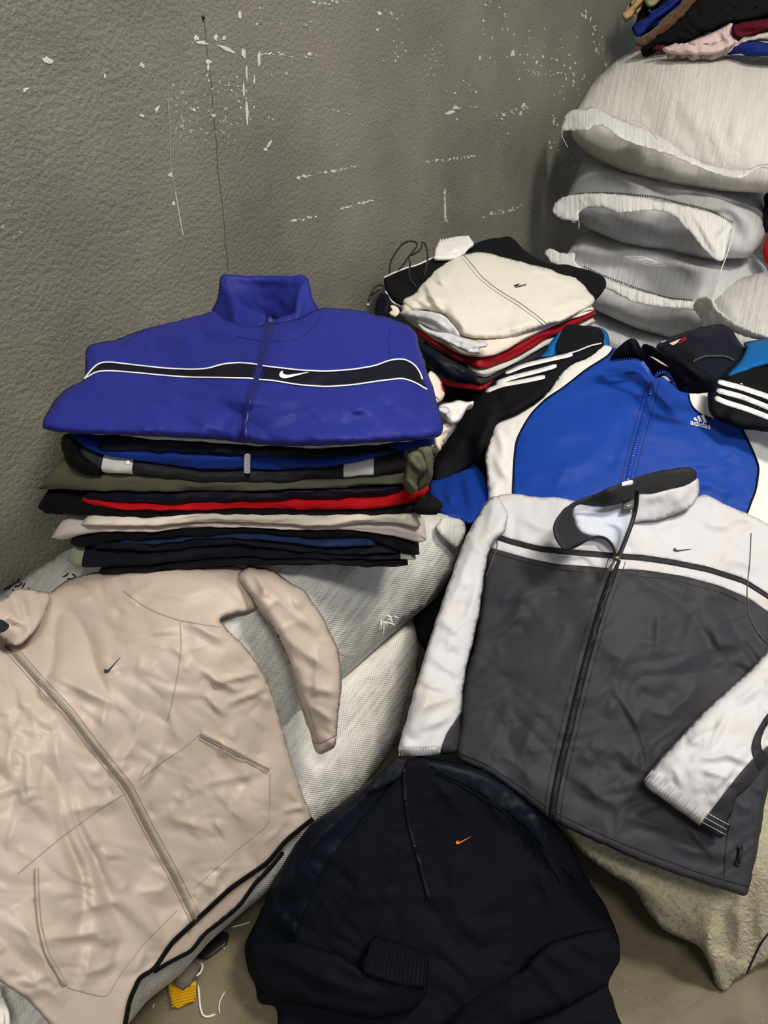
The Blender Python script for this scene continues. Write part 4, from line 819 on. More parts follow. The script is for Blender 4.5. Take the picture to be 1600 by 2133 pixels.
# collar lying open at the left edge
flatpatch(sl, 'collar', [(-60, 1300), (-20, 1258), (14, 1247), (33, 1224), (70, 1228), (106, 1235), (100, 1262), (88, 1292), (62, 1328), (40, 1345), (18, 1342), (0, 1325), (-40, 1330)],
    [(104, 1238, 'z', .755), (33, 1226, 'z', .775), (60, 1320, 'z', .775), (0, 1270, 'z', .80), (0, 1330, 'z', .77), (-50, 1310, 'z', .8)], M['beige'], folds=[(40, 1240, 62, 1320, 7, .012), (20, 1290, 50, 1300, 6, .012), (80, 1240, 70, 1310, 7, .008), (0, 1300, 30, 1275, 6, .01)], supports=('beige',), wr=((.004, 30, 60, 2, 'n'),))
flatpatch(sl, 'collar_lining', [(-40, 1292), (0, 1288), (16, 1298), (22, 1305), (0, 1318), (-40, 1330)], [(0, 1300, 'z', .815), (16, 1300, 'z', .815), (-40, 1310, 'z', .82)], M['darkgrey'], step=5)
# sleeve
sout = [(513, 1177), (565, 1184), (594, 1206), (636, 1230), (674, 1287), (706, 1354), (713, 1425), (704, 1501), (699, 1558), (665, 1573), (657, 1567), (646, 1525), (632, 1491), (613, 1425), (594, 1358), (562, 1300), (540, 1272), (522, 1240), (490, 1200)]
ss = Surf(OL(sout, 5), [(513, 1180, 'z', .815), (594, 1210, 'z', .795), (560, 1260, 'z', .79), (650, 1300, 'z', .74), (700, 1400, 'z', .67), (620, 1400, 'z', .68), (700, 1540, 'z', .57), (650, 1530, 'z', .56), (680, 1450, 'z', .64)], .03, 24, [(540, 1220, 640, 1300, 10, .007), (600, 1230, 660, 1320, 10, .007), (600, 1330, 690, 1400, 9, .005), (630, 1430, 705, 1440, 8, .005), (640, 1470, 700, 1500, 7, .006), (530, 1190, 560, 1260, 7, .008), (660, 1340, 660, 1460, 8, .005)], ((.005, 70, 60, 2, 'n'), (.008, 60, 60, 1.8, 'f')), seed=45, crease=(80, 50, 5, .005, 40, 50), supports=('up', 'low', 'beige'), gap=.01)
gsl = garment(sl, ss, ('sleeve', M['beige']), [('cuff', [(640, 1545), (663, 1553), (690, 1540), (720, 1520), (720, 1600), (640, 1600)], M['beige'])], step=5.5, thick=.005); sub(gsl)
strip(gsl[0], ss, [(530, 1240), (580, 1330), (610, 1400), (640, 1470), (655, 1520), (663, 1550)], 2, M['beigeseam'], 'seam', .0015)
strip(gsl[0], ss, [(650, 1545), (668, 1550), (700, 1530)], 2, M['beigeseam'], 'seam', .0015)
# ------------------------------------------------------------------ fleece blanket on the floor at the right
fl_out = [(1130, 1700), (1170, 1725), (1215, 1778), (1271, 1820), (1320, 1848), (1348, 1897), (1383, 1939), (1430, 1958), (1460, 1974), (1481, 2016), (1491, 2056), (1514, 2066), (1537, 2038), (1560, 2030), (1600, 2000), (1680, 1990), (1760, 1900), (1780, 1600), (1600, 1500), (1300, 1560), (1150, 1620)]
sf = Surf(OL(fl_out, 9), [(1170, 1725, 'z', .26), (1320, 1845, 'z', .20), (1383, 1935, 'z', .12), (1491, 2055, 'z', .03), (1560, 2025, 'z', .04), (1680, 1980, 'z', .05), (1300, 1650, 'z', .32), (1600, 1650, 'z', .36), (1590, 1800, 'z', .30), (1450, 1850, 'z', .22), (1530, 1900, 'z', .20), (1750, 1700, 'z', .33), (1640, 1880, 'z', .2)], .02, 16,
    [(1310, 1800, 1460, 1960, 16, .012), (1260, 1780, 1400, 1900, 12, .008), (1460, 1880, 1490, 2050, 18, .02), (1540, 1850, 1530, 2030, 14, .014), (1590, 1860, 1580, 2000, 12, .012), (1400, 1860, 1470, 1960, 12, .01)], ((.01, 130, 50, 1.6, 'n'), (.004, 40, 40, 1.5, 'n')), seed=51, supports=('und',), gap=.01)
fl = thing('fleece_blanket', 'beige fuzzy fleece hanging to the floor beneath the charcoal and white jacket', 'fleece', P(1500, 2040, d_z(1500, 2040, .0)))
garment(fl, sf, ('fleece_body', M['fleece']), step=9, thick=.009, bvh='fleece')
strip(fl, sf, [(1556, 2030), (1566, 2005), (1585, 1965), (1620, 1920)], 4, M['navy'], 'edge_binding', .004)

# ------------------------------------------------------------------ bright blue jacket with black sleeves
c4 = lambda L: [(860+x*.4625, 640+y*.4625) for x, y in L]
aj = thing('track_jacket', 'bright blue track jacket with black striped sleeves and white side panels', 'jacket', P(1330, 950, 1.8))
bout = c4([(860, 165), (900, 180), (960, 200), (1060, 260), (1100, 290), (1180, 360), (1240, 385), (1330, 380), (1480, 420), (1700, 480), (1740, 560), (1760, 900), (1700, 1050), (1500, 1020), (1000, 1020), (700, 1010), (470, 990), (345, 930), (338, 880), (334, 740), (322, 672), (345, 600), (375, 512), (400, 498), (470, 470), (560, 420), (620, 368), (660, 300), (700, 258), (790, 222)])
bctrl = [(1270, 725, 'z', .86), (1080, 870, 'z', .76), (1020, 950, 'z', .70), (1017, 1040, 'z', .655), (1330, 1060, 'z', .68), (1330, 790, 'z', .84), (1560, 1050, 'z', .68), (1580, 860, 'z', .80), (1330, 920, 'z', .765), (1480, 800, 'z', .83), (1170, 780, 'z', .82), (1650, 950, 'z', .74), (1180, 1000, 'z', .715)]
bfold = [(1090, 920, 1230, 900, 14, .006), (1080, 960, 1180, 945, 12, .006), (1080, 1000, 1240, 960, 14, .007), (1270, 820, 1350, 870, 12, .005), (1360, 830, 1430, 880, 12, .005), (1150, 840, 1280, 790, 16, .005), (1420, 1000, 1540, 1030, 12, .006), (1340, 900, 1480, 940, 16, .004), (1030, 880, 1050, 960, 9, .008), (1025, 940, 1060, 1000, 9, .008), (1040, 1000, 1020, 1040, 8, .006), (1500, 930, 1560, 960, 12, .005), (1400, 960, 1560, 985, 12, .004)]
sa = Surf(OL(bout, 6), bctrl, .012, 12, bfold, ((.006, 120, -15, 1.6, 'n'), (.006, 90, -20, 2.4, 'f')), seed=61, crease=(170, 75, 5, .0035, -15, 45), supports=('und', 's4'), gap=.01)
wl = c4([(860, 160), (905, 182), (880, 218), (780, 280), (680, 360), (600, 412), (540, 470), (500, 530), (465, 600), (455, 700), (450, 830), (452, 1100), (250, 1100), (250, 480), (600, 200)])
wr_ = c4([(1480, 540), (1530, 640), (1562, 720), (1548, 820), (1505, 930), (1470, 1100), (1850, 1100), (1850, 500), (1600, 500)])
wr2 = c4([(1240, 380), (1250, 440), (1290, 480), (1345, 500), (1400, 500), (1400, 380)])
garment(aj, sa, ('body', M['adblue']), [('side_panel', wl, M['white']), ('side_panel', wr_, M['white']), ('shoulder_panel', wr2, M['white'])], step=5.5, thick=.005, bvh='blue')
strip(aj, sa, c4([(900, 190), (880, 218), (780, 280), (680, 360), (600, 412), (540, 470), (500, 530), (465, 600), (455, 700), (450, 830), (452, 960)]), 4, M['blackny'], 'piping', .004)
strip(aj, sa, c4([(1482, 545), (1530, 640), (1561, 720), (1547, 820), (1505, 930), (1480, 1000)]), 4, M['blackny'], 'piping', .004)
strip(aj, sa, c4([(1242, 388), (1252, 440), (1292, 480), (1345, 500)]), 3, M['blackny'], 'piping', .003)
zp = c4([(1080, 330), (1065, 400), (1048, 470), (1020, 570), (1000, 640), (985, 700), (968, 780), (955, 860)])
zt = strip(aj, sa, zp, 13, M['adblue'], 'zipper_tape', .004); teeth(zt, sa, zp, 5, M['zipblue'], pitch=5, lift=.007)
for dx in (-13, 14): strip(aj, sa, [(x+dx, y) for x, y in zp], 1.6, M['zipnavy'], 'seam', .0012)
tube(zt, 'zipper_pull', [P(1360, 795, sa.full(A([[1360, 795]]))[0]-.008), P(1357, 810, sa.full(A([[1357, 810]]))[0]-.01), P(1354, 824, sa.full(A([[1354, 824]]))[0]-.008)], .005, M['zipblue'], m=8, step=.004, flat=.6)
text_decal(aj, sa, 'adidas', (1438, 884), (42, 10), (1, -16), M['logowhite'], 'chest_lettering', .003, .01)
for a, b in ((((1444, 872), (1449, 869)), ((1448, 876), (1454, 877))), (((1452, 868), (1457, 865)), ((1457, 878), (1463, 879))), (((1461, 866), (1466, 863)), ((1467, 880), (1473, 881)))):
    decal(aj, sa, [a[0], a[1], b[1], b[0]], M['logowhite'], 'chest_logo_bar', .003, 3, 0)
# sleeves
s_out = c4([(845, 158), (870, 168), (800, 222), (700, 262), (660, 305), (620, 372), (560, 424), (480, 474), (402, 502), (378, 520), (345, 600), (300, 690), (200, 755), (140, 800), (86, 790), (95, 690), (145, 610), (205, 530), (265, 430), (335, 350), (415, 288), (540, 232), (700, 203)])
sls = Surf(OL(s_out, 6), [(1250, 716, 'z', .865), (1100, 760, 'z', .83), (1010, 820, 'z', .775), (1100, 830, 'z', .80), (950, 910, 'z', .70), (1010, 900, 'z', .735), (910, 990, 'z', .63), (980, 960, 'z', .66)], .014, 18, [(1060, 800, 960, 900, 14, .008), (1030, 870, 970, 960, 12, .01), (1000, 870, 1040, 860, 8, .008), (1160, 760, 1050, 820, 12, .006), (990, 900, 1000, 960, 12, .01)], ((.006, 80, 40, 1.8, 'n'), (.008, 60, 120, 2, 'f')), seed=63, crease=(70, 50, 6, .006, 120, 40), supports=('und', 'blue'), gap=.008)
def band(p, q, w):    # stripe polygon between two polylines' ends
    p = A(p); t = np.gradient(p, axis=0); t /= np.linalg.norm(t, axis=1)[:, None]; n = np.stack([-t[:, 1], t[:, 0]], 1)*w/2
    return np.vstack([p+n, (p-n)[::-1]]).tolist()
st = [c4([(722, 211), (600, 238), (500, 262), (415, 296)]), c4([(650, 262), (560, 288), (450, 315), (372, 342)]), c4([(598, 312), (500, 332), (400, 350), (325, 380)])]
gs1 = garment(aj, sls, ('sleeve', M['blackny']), [('sleeve_stripe', band(s, 0, 9), M['whitepipe'], 1) for s in st], step=7, thick=.006, bvh='blue'); sub(gs1)
strip(gs1[0], sls, c4([(850, 162), (800, 172), (740, 198), (700, 208)]), 3, M['whitepipe'], 'piping', .003)
s_out2 = c4([(1350, 325), (1372, 322), (1480, 345), (1600, 385), (1760, 450), (1780, 560), (1700, 590), (1600, 562), (1480, 550), (1400, 520), (1340, 492), (1325, 420), (1335, 360)])
sls2 = Surf(OL(s_out2, 6), [(1490, 795, 'z', .87), (1600, 830, 'z', .87), (1480, 860, 'z', .83), (1600, 895, 'z', .82), (1680, 860, 'z', .86)], .02, 16, (), ((.005, 80, 20, 1.8, 'n'),), seed=65, crease=(40, 50, 6, .005, 30, 40), supports=('blue', 'und'), gap=.012)
st = [c4([(1374, 334), (1480, 362), (1600, 402), (1780, 480)]), c4([(1368, 373), (1480, 402), (1600, 450), (1780, 530)]), c4([(1360, 405), (1400, 425), (1500, 456), (1600, 494), (1700, 545)])]
gs2 = garment(aj, sls2, ('sleeve', M['blackny']), [('sleeve_stripe', band(s, 0, 11), M['whitepipe'], 1) for s in st], step=7, thick=.006, bvh='blue'); sub(gs2)
# collar: left flap, dark lining, right flap
flatpatch(aj, 'collar_lining', c4([(1030, 160), (1100, 190), (1180, 240), (1260, 300), (1300, 350), (1220, 380), (1180, 372), (1140, 300), (1090, 325), (1060, 270), (1030, 230)]), [(1340, 720, 'z', .93), (1440, 790, 'z', .90), (1390, 790, 'z', .87), (1360, 785, 'z', .855), (1345, 745, 'z', .89)], M['blackny'], supports=('blue',))
flatpatch(aj, 'collar', c4([(886, 248), (892, 215), (930, 175), (975, 138), (1005, 142), (1025, 175), (1045, 215), (1040, 252), (985, 236), (930, 242)]), [(1272, 750, 'z', .88), (1315, 706, 'z', .955), (1340, 750, 'z', .90), (1300, 735, 'z', .92)], M['blackny'], folds=[(1315, 712, 1330, 750, 6, .008)], supports=('blue',), gap=.012)
ck = flatpatch(aj, 'collar', c4([(1100, 200), (1180, 205), (1280, 265), (1368, 320), (1365, 365), (1330, 388), (1250, 388), (1190, 376), (1215, 350), (1200, 320), (1150, 270)]), [(1380, 735, 'z', .945), (1490, 790, 'z', .915), (1440, 815, 'z', .88), (1410, 810, 'z', .88), (1430, 770, 'z', .93)], M['blackny'], folds=[(1400, 745, 1480, 800, 8, .012), (1420, 790, 1480, 810, 6, .008), (1390, 760, 1430, 800, 6, .008)], supports=('blue',), gap=.012)
for ln in (c4([(890, 247), (930, 240), (985, 234), (1035, 248), (1052, 275), (1068, 300), (1080, 328)]), c4([(1188, 374), (1170, 330), (1150, 300), (1128, 288), (1100, 300), (1086, 325)])):
    s_z = Surf(OL([(ln[0][0]-60, ln[0][1]-60), (ln[0][0]+160, ln[0][1]-60), (ln[0][0]+160, ln[0][1]+120), (ln[0][0]-60, ln[0][1]+120)], 20, 0), [(1272, 755, 'z', .885), (1340, 756, 'z', .905), (1360, 790, 'z', .875), (1408, 812, 'z', .893), (1385, 775, 'z', .89)], 0, 5, supports=('blue',), gap=.014)
    teeth(ck.obj, s_z, ln, 7, M['zipblue'], 'collar_zipper', 5, .005)
decal(ck.obj, ck, c4([(1060, 216), (1100, 232), (1165, 276), (1120, 255)]), M['logocream'], 'neck_tape', .02, 4, 1)

# ------------------------------------------------------------------ charcoal and white jacket
c5 = lambda L: [(800+x/2, 960+y/2) for x, y in L]
gj = thing('track_jacket', 'charcoal and white zip track jacket lying open-collared at the right front', 'jacket', P(1300, 1450, 1.45))
gout = c5([(420, 215), (445, 165), (480, 140), (540, 135), (620, 150), (735, 152), (800, 170), (900, 200), (1000, 150), (1100, 160), (1250, 170), (1340, 135), (1400, 170), (1480, 205), (1560, 240), (1640, 290), (1760, 380), (1840, 520), (1800, 720), (1700, 900), (1640, 1150), (1590, 1420), (1560, 1600), (1535, 1720), (1512, 1818), (1420, 1790), (1300, 1752), (1140, 1695), (1000, 1640), (860, 1575), (760, 1530), (690, 1495), (560, 1390), (440, 1310), (360, 1270), (305, 1245), (300, 1180), (320, 1120), (325, 1000), (345, 880), (380, 760), (400, 640), (415, 500), (430, 400), (440, 300)])
gctrl = [(1020, 1070, 'z', .66), (1160, 1060, 'z', .69), (1320, 1080, 'z', .70), (1450, 1040, 'z', .71), (1600, 1120, 'z', .68), (1000, 1250, 'z', .57), (1300, 1200, 'z', .64), (1600, 1300, 'z', .58), (1300, 1400, 'z', .54), (965, 1500, 'z', .43), (1150, 1650, 'z', .39), (1150, 1700, 'z', .36), (1300, 1770, 'z', .345), (1550, 1860, 'z', .31), (1580, 1650, 'z', .42), (960, 1580, 'z', .40), (1450, 1550, 'z', .46), (1700, 1300, 'z', .58), (1640, 1500, 'z', .49)]
gfold = [(1100, 1230, 1060, 1300, 9, .005), (1020, 1250, 1180, 1220, 13, .005), (1010, 1330, 1100, 1280, 10, .005), (1280, 1440, 1340, 1530, 6, .006), (1340, 1530, 1350, 1600, 5, .005), (1380, 1280, 1360, 1360, 10, .005), (1480, 1310, 1520, 1400, 11, .006), (1400, 1380, 1560, 1330, 14, .005), (1010, 1400, 1120, 1380, 14, .004), (980, 1480, 1060, 1440, 12, .005), (1040, 1560, 1120, 1640, 12, .005), (1280, 1560, 1360, 1620, 10, .005), (1190, 1620, 1290, 1680, 12, .005), (1400, 1760, 1530, 1790, 10, .005), (1430, 1720, 1490, 1780, 8, .007), (1300, 1700, 1400, 1730, 8, .004), (1040, 1050, 1060, 1120, 9, .008), (1020, 1060, 1030, 1110, 8, .008), (1080, 1080, 1160, 1110, 10, .006), (1360, 1110, 1420, 1080, 9, .005), (1480, 1100, 1580, 1070, 12, .006), (1500, 1160, 1570, 1180, 10, .005), (1440, 1080, 1520, 1100, 9, .005), (1240, 1300, 1180, 1420, 14, .004), (1460, 1420, 1380, 1500, 16, .006), (1120, 1500, 1080, 1580, 14, .005)]
sg = Surf(OL(gout, 6), gctrl, .012, 12, gfold, ((.005, 120, 30, 1.6, 'n'), (.007, 100, 40, 2.0, 'f'), (.003, 45, -30, 2, 'f')), seed=71, crease=(380, 60, 5, .0036, 35, 55), supports=('und', 'fleece', 'blue'), gap=.009)
grey_top = [(380, 345), (440, 360), (490, 375), (600, 405), (720, 430), (870, 440), (930, 447), (1090, 455), (1250, 480), (1400, 520), (1520, 572), (1600, 628), (1900, 800)]
gp = c5(grey_top+[(1950, 1950), (200, 1950), (200, 345)])
btop = [(400, 285), (445, 296), (520, 322), (640, 353), (800, 370), (960, 383), (1080, 392), (1200, 410), (1350, 440), (1500, 488), (1600, 552), (1800, 690)]
bp = c5(btop+[(x, y+25) for x, y in btop[::-1]])
garment(gj, sg, ('yoke', M['whiteny']), [('body', gp, M['greyny']), ('chest_stripe', bp, M['darkgrey'])], step=5.5, thick=.005, bvh='grey')
zp = c5([(972, 410), (950, 480), (920, 560), (890, 660), (860, 770), (830, 880), (800, 1000), (770, 1130), (735, 1270), (710, 1400), (700, 1492)])
zt = strip(gj, sg, zp, 17, M['zipdark'], 'zipper_tape', .005); teeth(zt, sg, zp, 6, M['darkgrey'], pitch=5, lift=.008)
for dx in (-17, 17): strip(gj, sg, [(x+dx, y+dx*.3) for x, y in zp], 1.6, M['zipdark'], 'seam', .0012)
hemp = c5([(305, 1215), (440, 1270), (560, 1350), (690, 1450), (860, 1535), (1000, 1595), (1140, 1650), (1300, 1710), (1420, 1745), (1525, 1775)])
strip(gj, sg, hemp, 2, M['zipdark'], 'hem_seam', .0018)
strip(gj, sg, c5([(1450, 1460), (1430, 1560), (1420, 1660), (1418, 1740)]), 2, M['zipdark'], 'seam', .0012)
strip(gj, sg, c5([(430, 375), (600, 425), (720, 452), (900, 470)]), 1.6, M['zipdark'], 'seam', .001); strip(gj, sg, c5([(1000, 470), (1200, 495), (1400, 545), (1520, 600)]), 1.6, M['zipdark'], 'seam', .001)
strip(gj, sg, c5([(1530, 300), (1525, 420), (1512, 540), (1520, 640), (1560, 720), (1600, 760)]), 2, M['labelgrey'], 'armhole_seam', .002)
strip(gj, sg, c5([(445, 300), (478, 340), (450, 420), (425, 480)]), 2, M['labelgrey'], 'armhole_seam', .002)
unit_decal(gj, sg, SWOOSH, (1402, 1150), (46, 3), (-2, -22), M['logogrey'], 'chest_logo', .002)
ey = [(1543, 1767), (1538, 1798)]
for x, y in ey:
    tube(gj, 'eyelet', [P(x+5*math.cos(a), y+5*math.sin(a), sg.full(A([[x, y]]))[0]-.004) for a in np.linspace(0, 6.283, 13)], .0022, M['zipdark'], m=8, step=.003, smit=1)
tube(gj, 'drawcord', [P(x, y, sg.full(A([[x, y]]))[0]-.007) for x, y in ((1543, 1767), (1541, 1782), (1538, 1798))], .003, M['cord'], m=8)
# left sleeve
so = c5([(470, 140), (430, 165), (400, 215), (365, 270), (330, 340), (280, 480), (210, 680), (160, 840), (120, 980), (80, 1120), (54, 1212), (90, 1225), (140, 1236), (190, 1232), (234, 1222), (270, 1222), (308, 1222), (318, 1150), (322, 1050), (330, 950), (345, 860), (375, 740), (400, 620), (418, 480), (436, 380), (470, 320), (505, 300), (520, 220)])
sgl = Surf(OL(so, 5), [(1030, 1040, 'z', .69), (1005, 1090, 'z', .68), (940, 1220, 'z', .61), (1000, 1220, 'z', .61), (880, 1400, 'z', .53), (960, 1400, 'z', .52), (840, 1540, 'z', .46), (945, 1540, 'z', .45), (1040, 1100, 'z', .69), (900, 1470, 'z', .5)], .025, 22, [(990, 1130, 940, 1260, 9, .006), (1000, 1190, 960, 1330, 9, .005), (920, 1290, 960, 1330, 7, .005), (900, 1370, 960, 1410, 8, .006), (880, 1420, 930, 1440, 7, .006), (870, 1480, 950, 1450, 8, .005), (930, 1330, 970, 1290, 6, .005), (880, 1520, 940, 1490, 7, .005), (1030, 1050, 1010, 1120, 7, .006), (900, 1420, 870, 1500, 9, .005)], ((.005, 70, 60, 2, 'n'), (.007, 55, 100, 2, 'f')), seed=73, crease=(130, 45, 5, .005, 40, 50), supports=('und', 'up', 'low', 'grey', 'blue'), gap=.008)
gs3 = garment(gj, sgl, ('sleeve', M['whiteny']), [('underarm_panel', c5([(232, 1240), (236, 1200), (262, 1130), (300, 1080), (325, 1040), (345, 1050), (340, 1240)]), M['greyny']), ('cuff', c5([(40, 1190), (130, 1200), (236, 1190), (232, 1260), (40, 1260)]), M['whiteny'])], step=5.5, thick=.006, bvh='grey')
sub(gs3)
for i in range(17):     # elastic gathers
    x = 832+i*5; strip(gs3[0], sgl, [(x+3, 1556+2*math.sin(i)), (x, 1574-2*(i > 12))], 2.6, M['whiteny'], 'cuff_gather', .004, 4, 0)
# right sleeve folded over the body
so = [(1690, 1290), (1600, 1355), (1560, 1398), (1500, 1450), (1450, 1498), (1390, 1565), (1338, 1625), (1352, 1645), (1400, 1678), (1455, 1718), (1505, 1750), (1516, 1715), (1535, 1660), (1560, 1640), (1600, 1590), (1700, 1500), (1760, 1400)]
sgr = Surf(OL(so, 5), [(1600, 1360, 'z', .60), (1450, 1500, 'z', .54), (1345, 1625, 'z', .47), (1455, 1715, 'z', .43), (1510, 1740, 'z', .41), (1600, 1580, 'z', .51), (1520, 1560, 'z', .53), (1720, 1400, 'z', .6), (1460, 1620, 'z', .50)], .02, 18, [(1480, 1560, 1520, 1480, 7, .006), (1450, 1580, 1530, 1570, 8, .006), (1510, 1570, 1560, 1590, 7, .007), (1400, 1590, 1420, 1640, 7, .006), (1460, 1600, 1520, 1620, 7, .006), (1540, 1460, 1590, 1430, 9, .006), (1420, 1560, 1480, 1520, 8, .005), (1470, 1660, 1530, 1600, 7, .006)], ((.005, 70, 130, 2, 'n'), (.006, 55, 130, 2, 'f')), seed=75, crease=(110, 45, 5, .0045, 110, 50), supports=('grey',), gap=.01)
panel = [(1456, 1725), (1462, 1712), (1480, 1690), (1510, 1650), (1540, 1612), (1570, 1578), (1600, 1555), (1720, 1440), (1800, 1400), (1800, 1800), (1440, 1800)]
stripe = [(1612, 1470), (1590, 1498), (1572, 1530), (1563, 1558), (1572, 1590), (1590, 1625), (1600, 1650), (1625, 1650), (1612, 1600), (1592, 1572), (1583, 1548), (1594, 1515), (1640, 1460)]
gs4 = garment(gj, sgr, ('sleeve', M['whiteny']), [('underarm_panel', panel, M['greyny']), ('curved_stripe', stripe, M['darkgrey'])], step=5.5, thick=.006, bvh='grey')
sub(gs4)
for i in range(22):
    t = i/21; x, y = 1343+t*112, 1622+t*88
    strip(gs4[0], sgr, [(x+17, y-18+3*math.sin(i*2)), (x, y+2)], 2.8, M['whiteny'], 'cuff_gather', .0045, 4, 0)
for k in range(3): strip(gs4[0], sgr, [(1462+k*6, 1712-k*9), (1510+k*4, 1738-k*10)], 1.2, M['thread'], 'stitching', .002, 4, 0)
# collar
sup = ('grey', 'blue')
flatpatch(gj, 'neck_lining', c5([(785, 180), (850, 190), (930, 195), (1000, 175), (1050, 140), (1045, 220), (1010, 300), (980, 395), (960, 360), (925, 322), (870, 312), (815, 300), (785, 220)]), [(1195, 1052, 'z', .725), (1320, 1040, 'z', .73), (1285, 1150, 'z', .685), (1240, 1115, 'z', .70)], M['lining'], supports=('grey',), gap=.004, thick=.002, folds=[(1230, 1080, 1300, 1060, 6, .004)])
flatpatch(gj, 'collar_band', c5([(705, 280), (722, 240), (745, 210), (785, 178), (850, 150), (940, 112), (1010, 82), (1100, 52), (1200, 32), (1280, 24), (1306, 40), (1300, 80), (1240, 120), (1150, 140), (1090, 145), (1050, 150), (1000, 172), (930, 194), (860, 186), (808, 180), (785, 200), (790, 250), (812, 300), (870, 316), (800, 355), (755, 373), (725, 345)]),
    [(1155, 1100, 'z', .745), (1180, 1060, 'z', .765), (1270, 1020, 'z', .79), (1350, 985, 'z', .78), (1445, 975, 'z', .775), (1440, 1010, 'z', .745), (1330, 1035, 'z', .75), (1230, 1052, 'z', .74), (1200, 1080, 'z', .72), (1235, 1117, 'z', .72), (1175, 1145, 'z', .725)], M['darkgrey'], folds=[(1190, 1050, 1200, 1110, 6, .006), (1220, 1040, 1320, 1015, 5, .004)], supports=('grey', 'blue'), gap=.012,
    panels=[('size_tab', c5([(992, 105), (990, 88), (1036, 78), (1040, 98)]), M['logowhite'], 0)])
lb = flatpatch(gj, 'neck_label', c5([(992, 168), (1045, 158), (1050, 200), (995, 208)]), [(1296, 1044, 'z', .745), (1323, 1040, 'z', .745), (1310, 1062, 'z', .735)], M['labelgrey'], supports=('grey',), gap=.012, thick=.001, step=4, sm=0)
unit_decal(lb.obj, lb, SWOOSH, (1306, 1056), (12, -2), (1, -10), M['logowhite'], 'label_logo', .0016)
cr = flatpatch(gj, 'collar_front', c5([(1056, 118), (1062, 128), (1120, 133), (1180, 116), (1250, 100), (1302, 62), (1316, 90), (1308, 150), (1290, 190), (1230, 215), (1180, 235), (1110, 250), (1060, 252), (1030, 260), (1045, 190)]),
    [(1330, 1022, 'z', .76), (1450, 995, 'z', .765), (1455, 1035, 'z', .735), (1395, 1075, 'z', .715), (1325, 1088, 'z', .705), (1400, 1018, 'z', .77)], M['whiteny'], crease=(25, 35, 5, .004, 20, 50), folds=[(1340, 1040, 1380, 1030, 6, .006), (1410, 1050, 1440, 1010, 7, .006)], supports=('grey', 'blue'), gap=.01,
    panels=[('collar_binding', c5([(1050, 110), (1110, 120), (1180, 105), (1260, 85), (1310, 50), (1312, 70), (1260, 104), (1180, 122), (1110, 140), (1062, 138), (1056, 150)]), M['darkgrey'], 1)])
edge = c5([(1057, 125), (1050, 200), (1030, 270), (1005, 335), (975, 408)])
sz = Surf(OL([(1240, 980), (1420, 980), (1420, 1230), (1240, 1230)], 20, 0), [(1328, 1022, 'z', .805), (1325, 1060, 'z', .76), (1312, 1100, 'z', .735), (1286, 1165, 'z', .705), (1400, 1100, 'z', .74), (1250, 1150, 'z', .70)], 0, 5, supports=('grey',), gap=.012)
ze = strip(gj, sz, edge, 9, M['zipdark'], 'zipper_tape', .004); teeth(ze, sz, [(x-5, y) for x, y in edge], 3.5, M['zipdark'], pitch=4.5, lift=.005)
strip(gj, sz, c5([(755, 372), (800, 356), (850, 326), (890, 315), (925, 322), (952, 350), (968, 400)]), 6, M['zipdark'], 'zipper_tape', .004)
tube(zt, 'zipper_slider', [P(1286, 1158, 1.45), P(1284, 1166, 1.45)], .008, M['brass'], m=8, step=.004)
g0 = sz.full(A([[1280, 1178]]))[0]
tube(zt, 'zipper_pull', [P(1284, 1166, g0-.012), P(1276, 1178, g0-.014), P(1269, 1190, g0-.012)], [.003, .006, .009], M['steel'], m=8, step=.003, flat=.4)
# ------------------------------------------------------------------ navy pullover in front
c7 = lambda L: [(480+x*.7, 1540+y*.7) for x, y in L]
pj = thing('half_zip_pullover', 'blue-black half-zip pullover with orange chest mark lying in front on the floor', 'pullover', P(900, 1900, d_z(900, 1900, 0.02)))
pout = c7([(485, 55), (520, 62), (570, 50), (640, 62), (690, 76), (740, 86), (800, 120), (890, 180), (960, 240), (1010, 305), (1060, 410), (1120, 500), (1156, 590), (1160, 640), (1122, 730), (1165, 850), (1230, 1050), (1000, 1120), (400, 1120), (130, 1040), (140, 850), (138, 795), (80, 786), (78, 740), (48, 680), (40, 610), (78, 540), (120, 440), (180, 330), (240, 250), (330, 190), (430, 110)])
pctrl = [(840, 1585, 'z', .43), (930, 1590, 'z', .43), (1040, 1630, 'z', .40), (700, 1690, 'z', .36), (620, 1780, 'z', .29), (520, 1960, 'z', .10), (540, 2080, 'z', .05), (1150, 1710, 'z', .32), (1250, 1880, 'z', .14), (1288, 1970, 'z', .07), (1290, 2120, 'z', .03), (900, 1850, 'z', .24), (900, 2130, 'z', .10), (750, 1950, 'z', .18), (1050, 1950, 'z', .17), (880, 1700, 'z', .34), (800, 2200, 'z', .06), (1050, 2200, 'z', .05)]
pfold = [(620, 1780, 560, 1920, 16, .014), (680, 1720, 600, 1850, 12, .01), (760, 1660, 640, 1760, 12, .008), (1060, 1660, 1130, 1800, 16, .014), (1100, 1690, 1170, 1860, 12, .01), (960, 1780, 940, 1860, 14, .006), (850, 1860, 980, 1880, 14, .005), (700, 1850, 780, 1880, 14, .005), (980, 1900, 1060, 1860, 14, .006), (1000, 1640, 1060, 1720, 12, .007), (760, 1750, 740, 1900, 18, .006), (860, 1640, 800, 1720, 12, .006), (640, 1880, 600, 1950, 14, .01), (1120, 1800, 1160, 1920, 14, .012), (900, 1620, 960, 1700, 12, .005)]
sp_ = Surf(OL(pout, 7), pctrl, .025, 22, pfold, ((.009, 130, 60, 1.6, 'n'), (.009, 90, 50, 2, 'f')), seed=81, crease=(240, 65, 6, .005, 60, 55), supports=('low', 'fleece', 'und'), gap=.008)
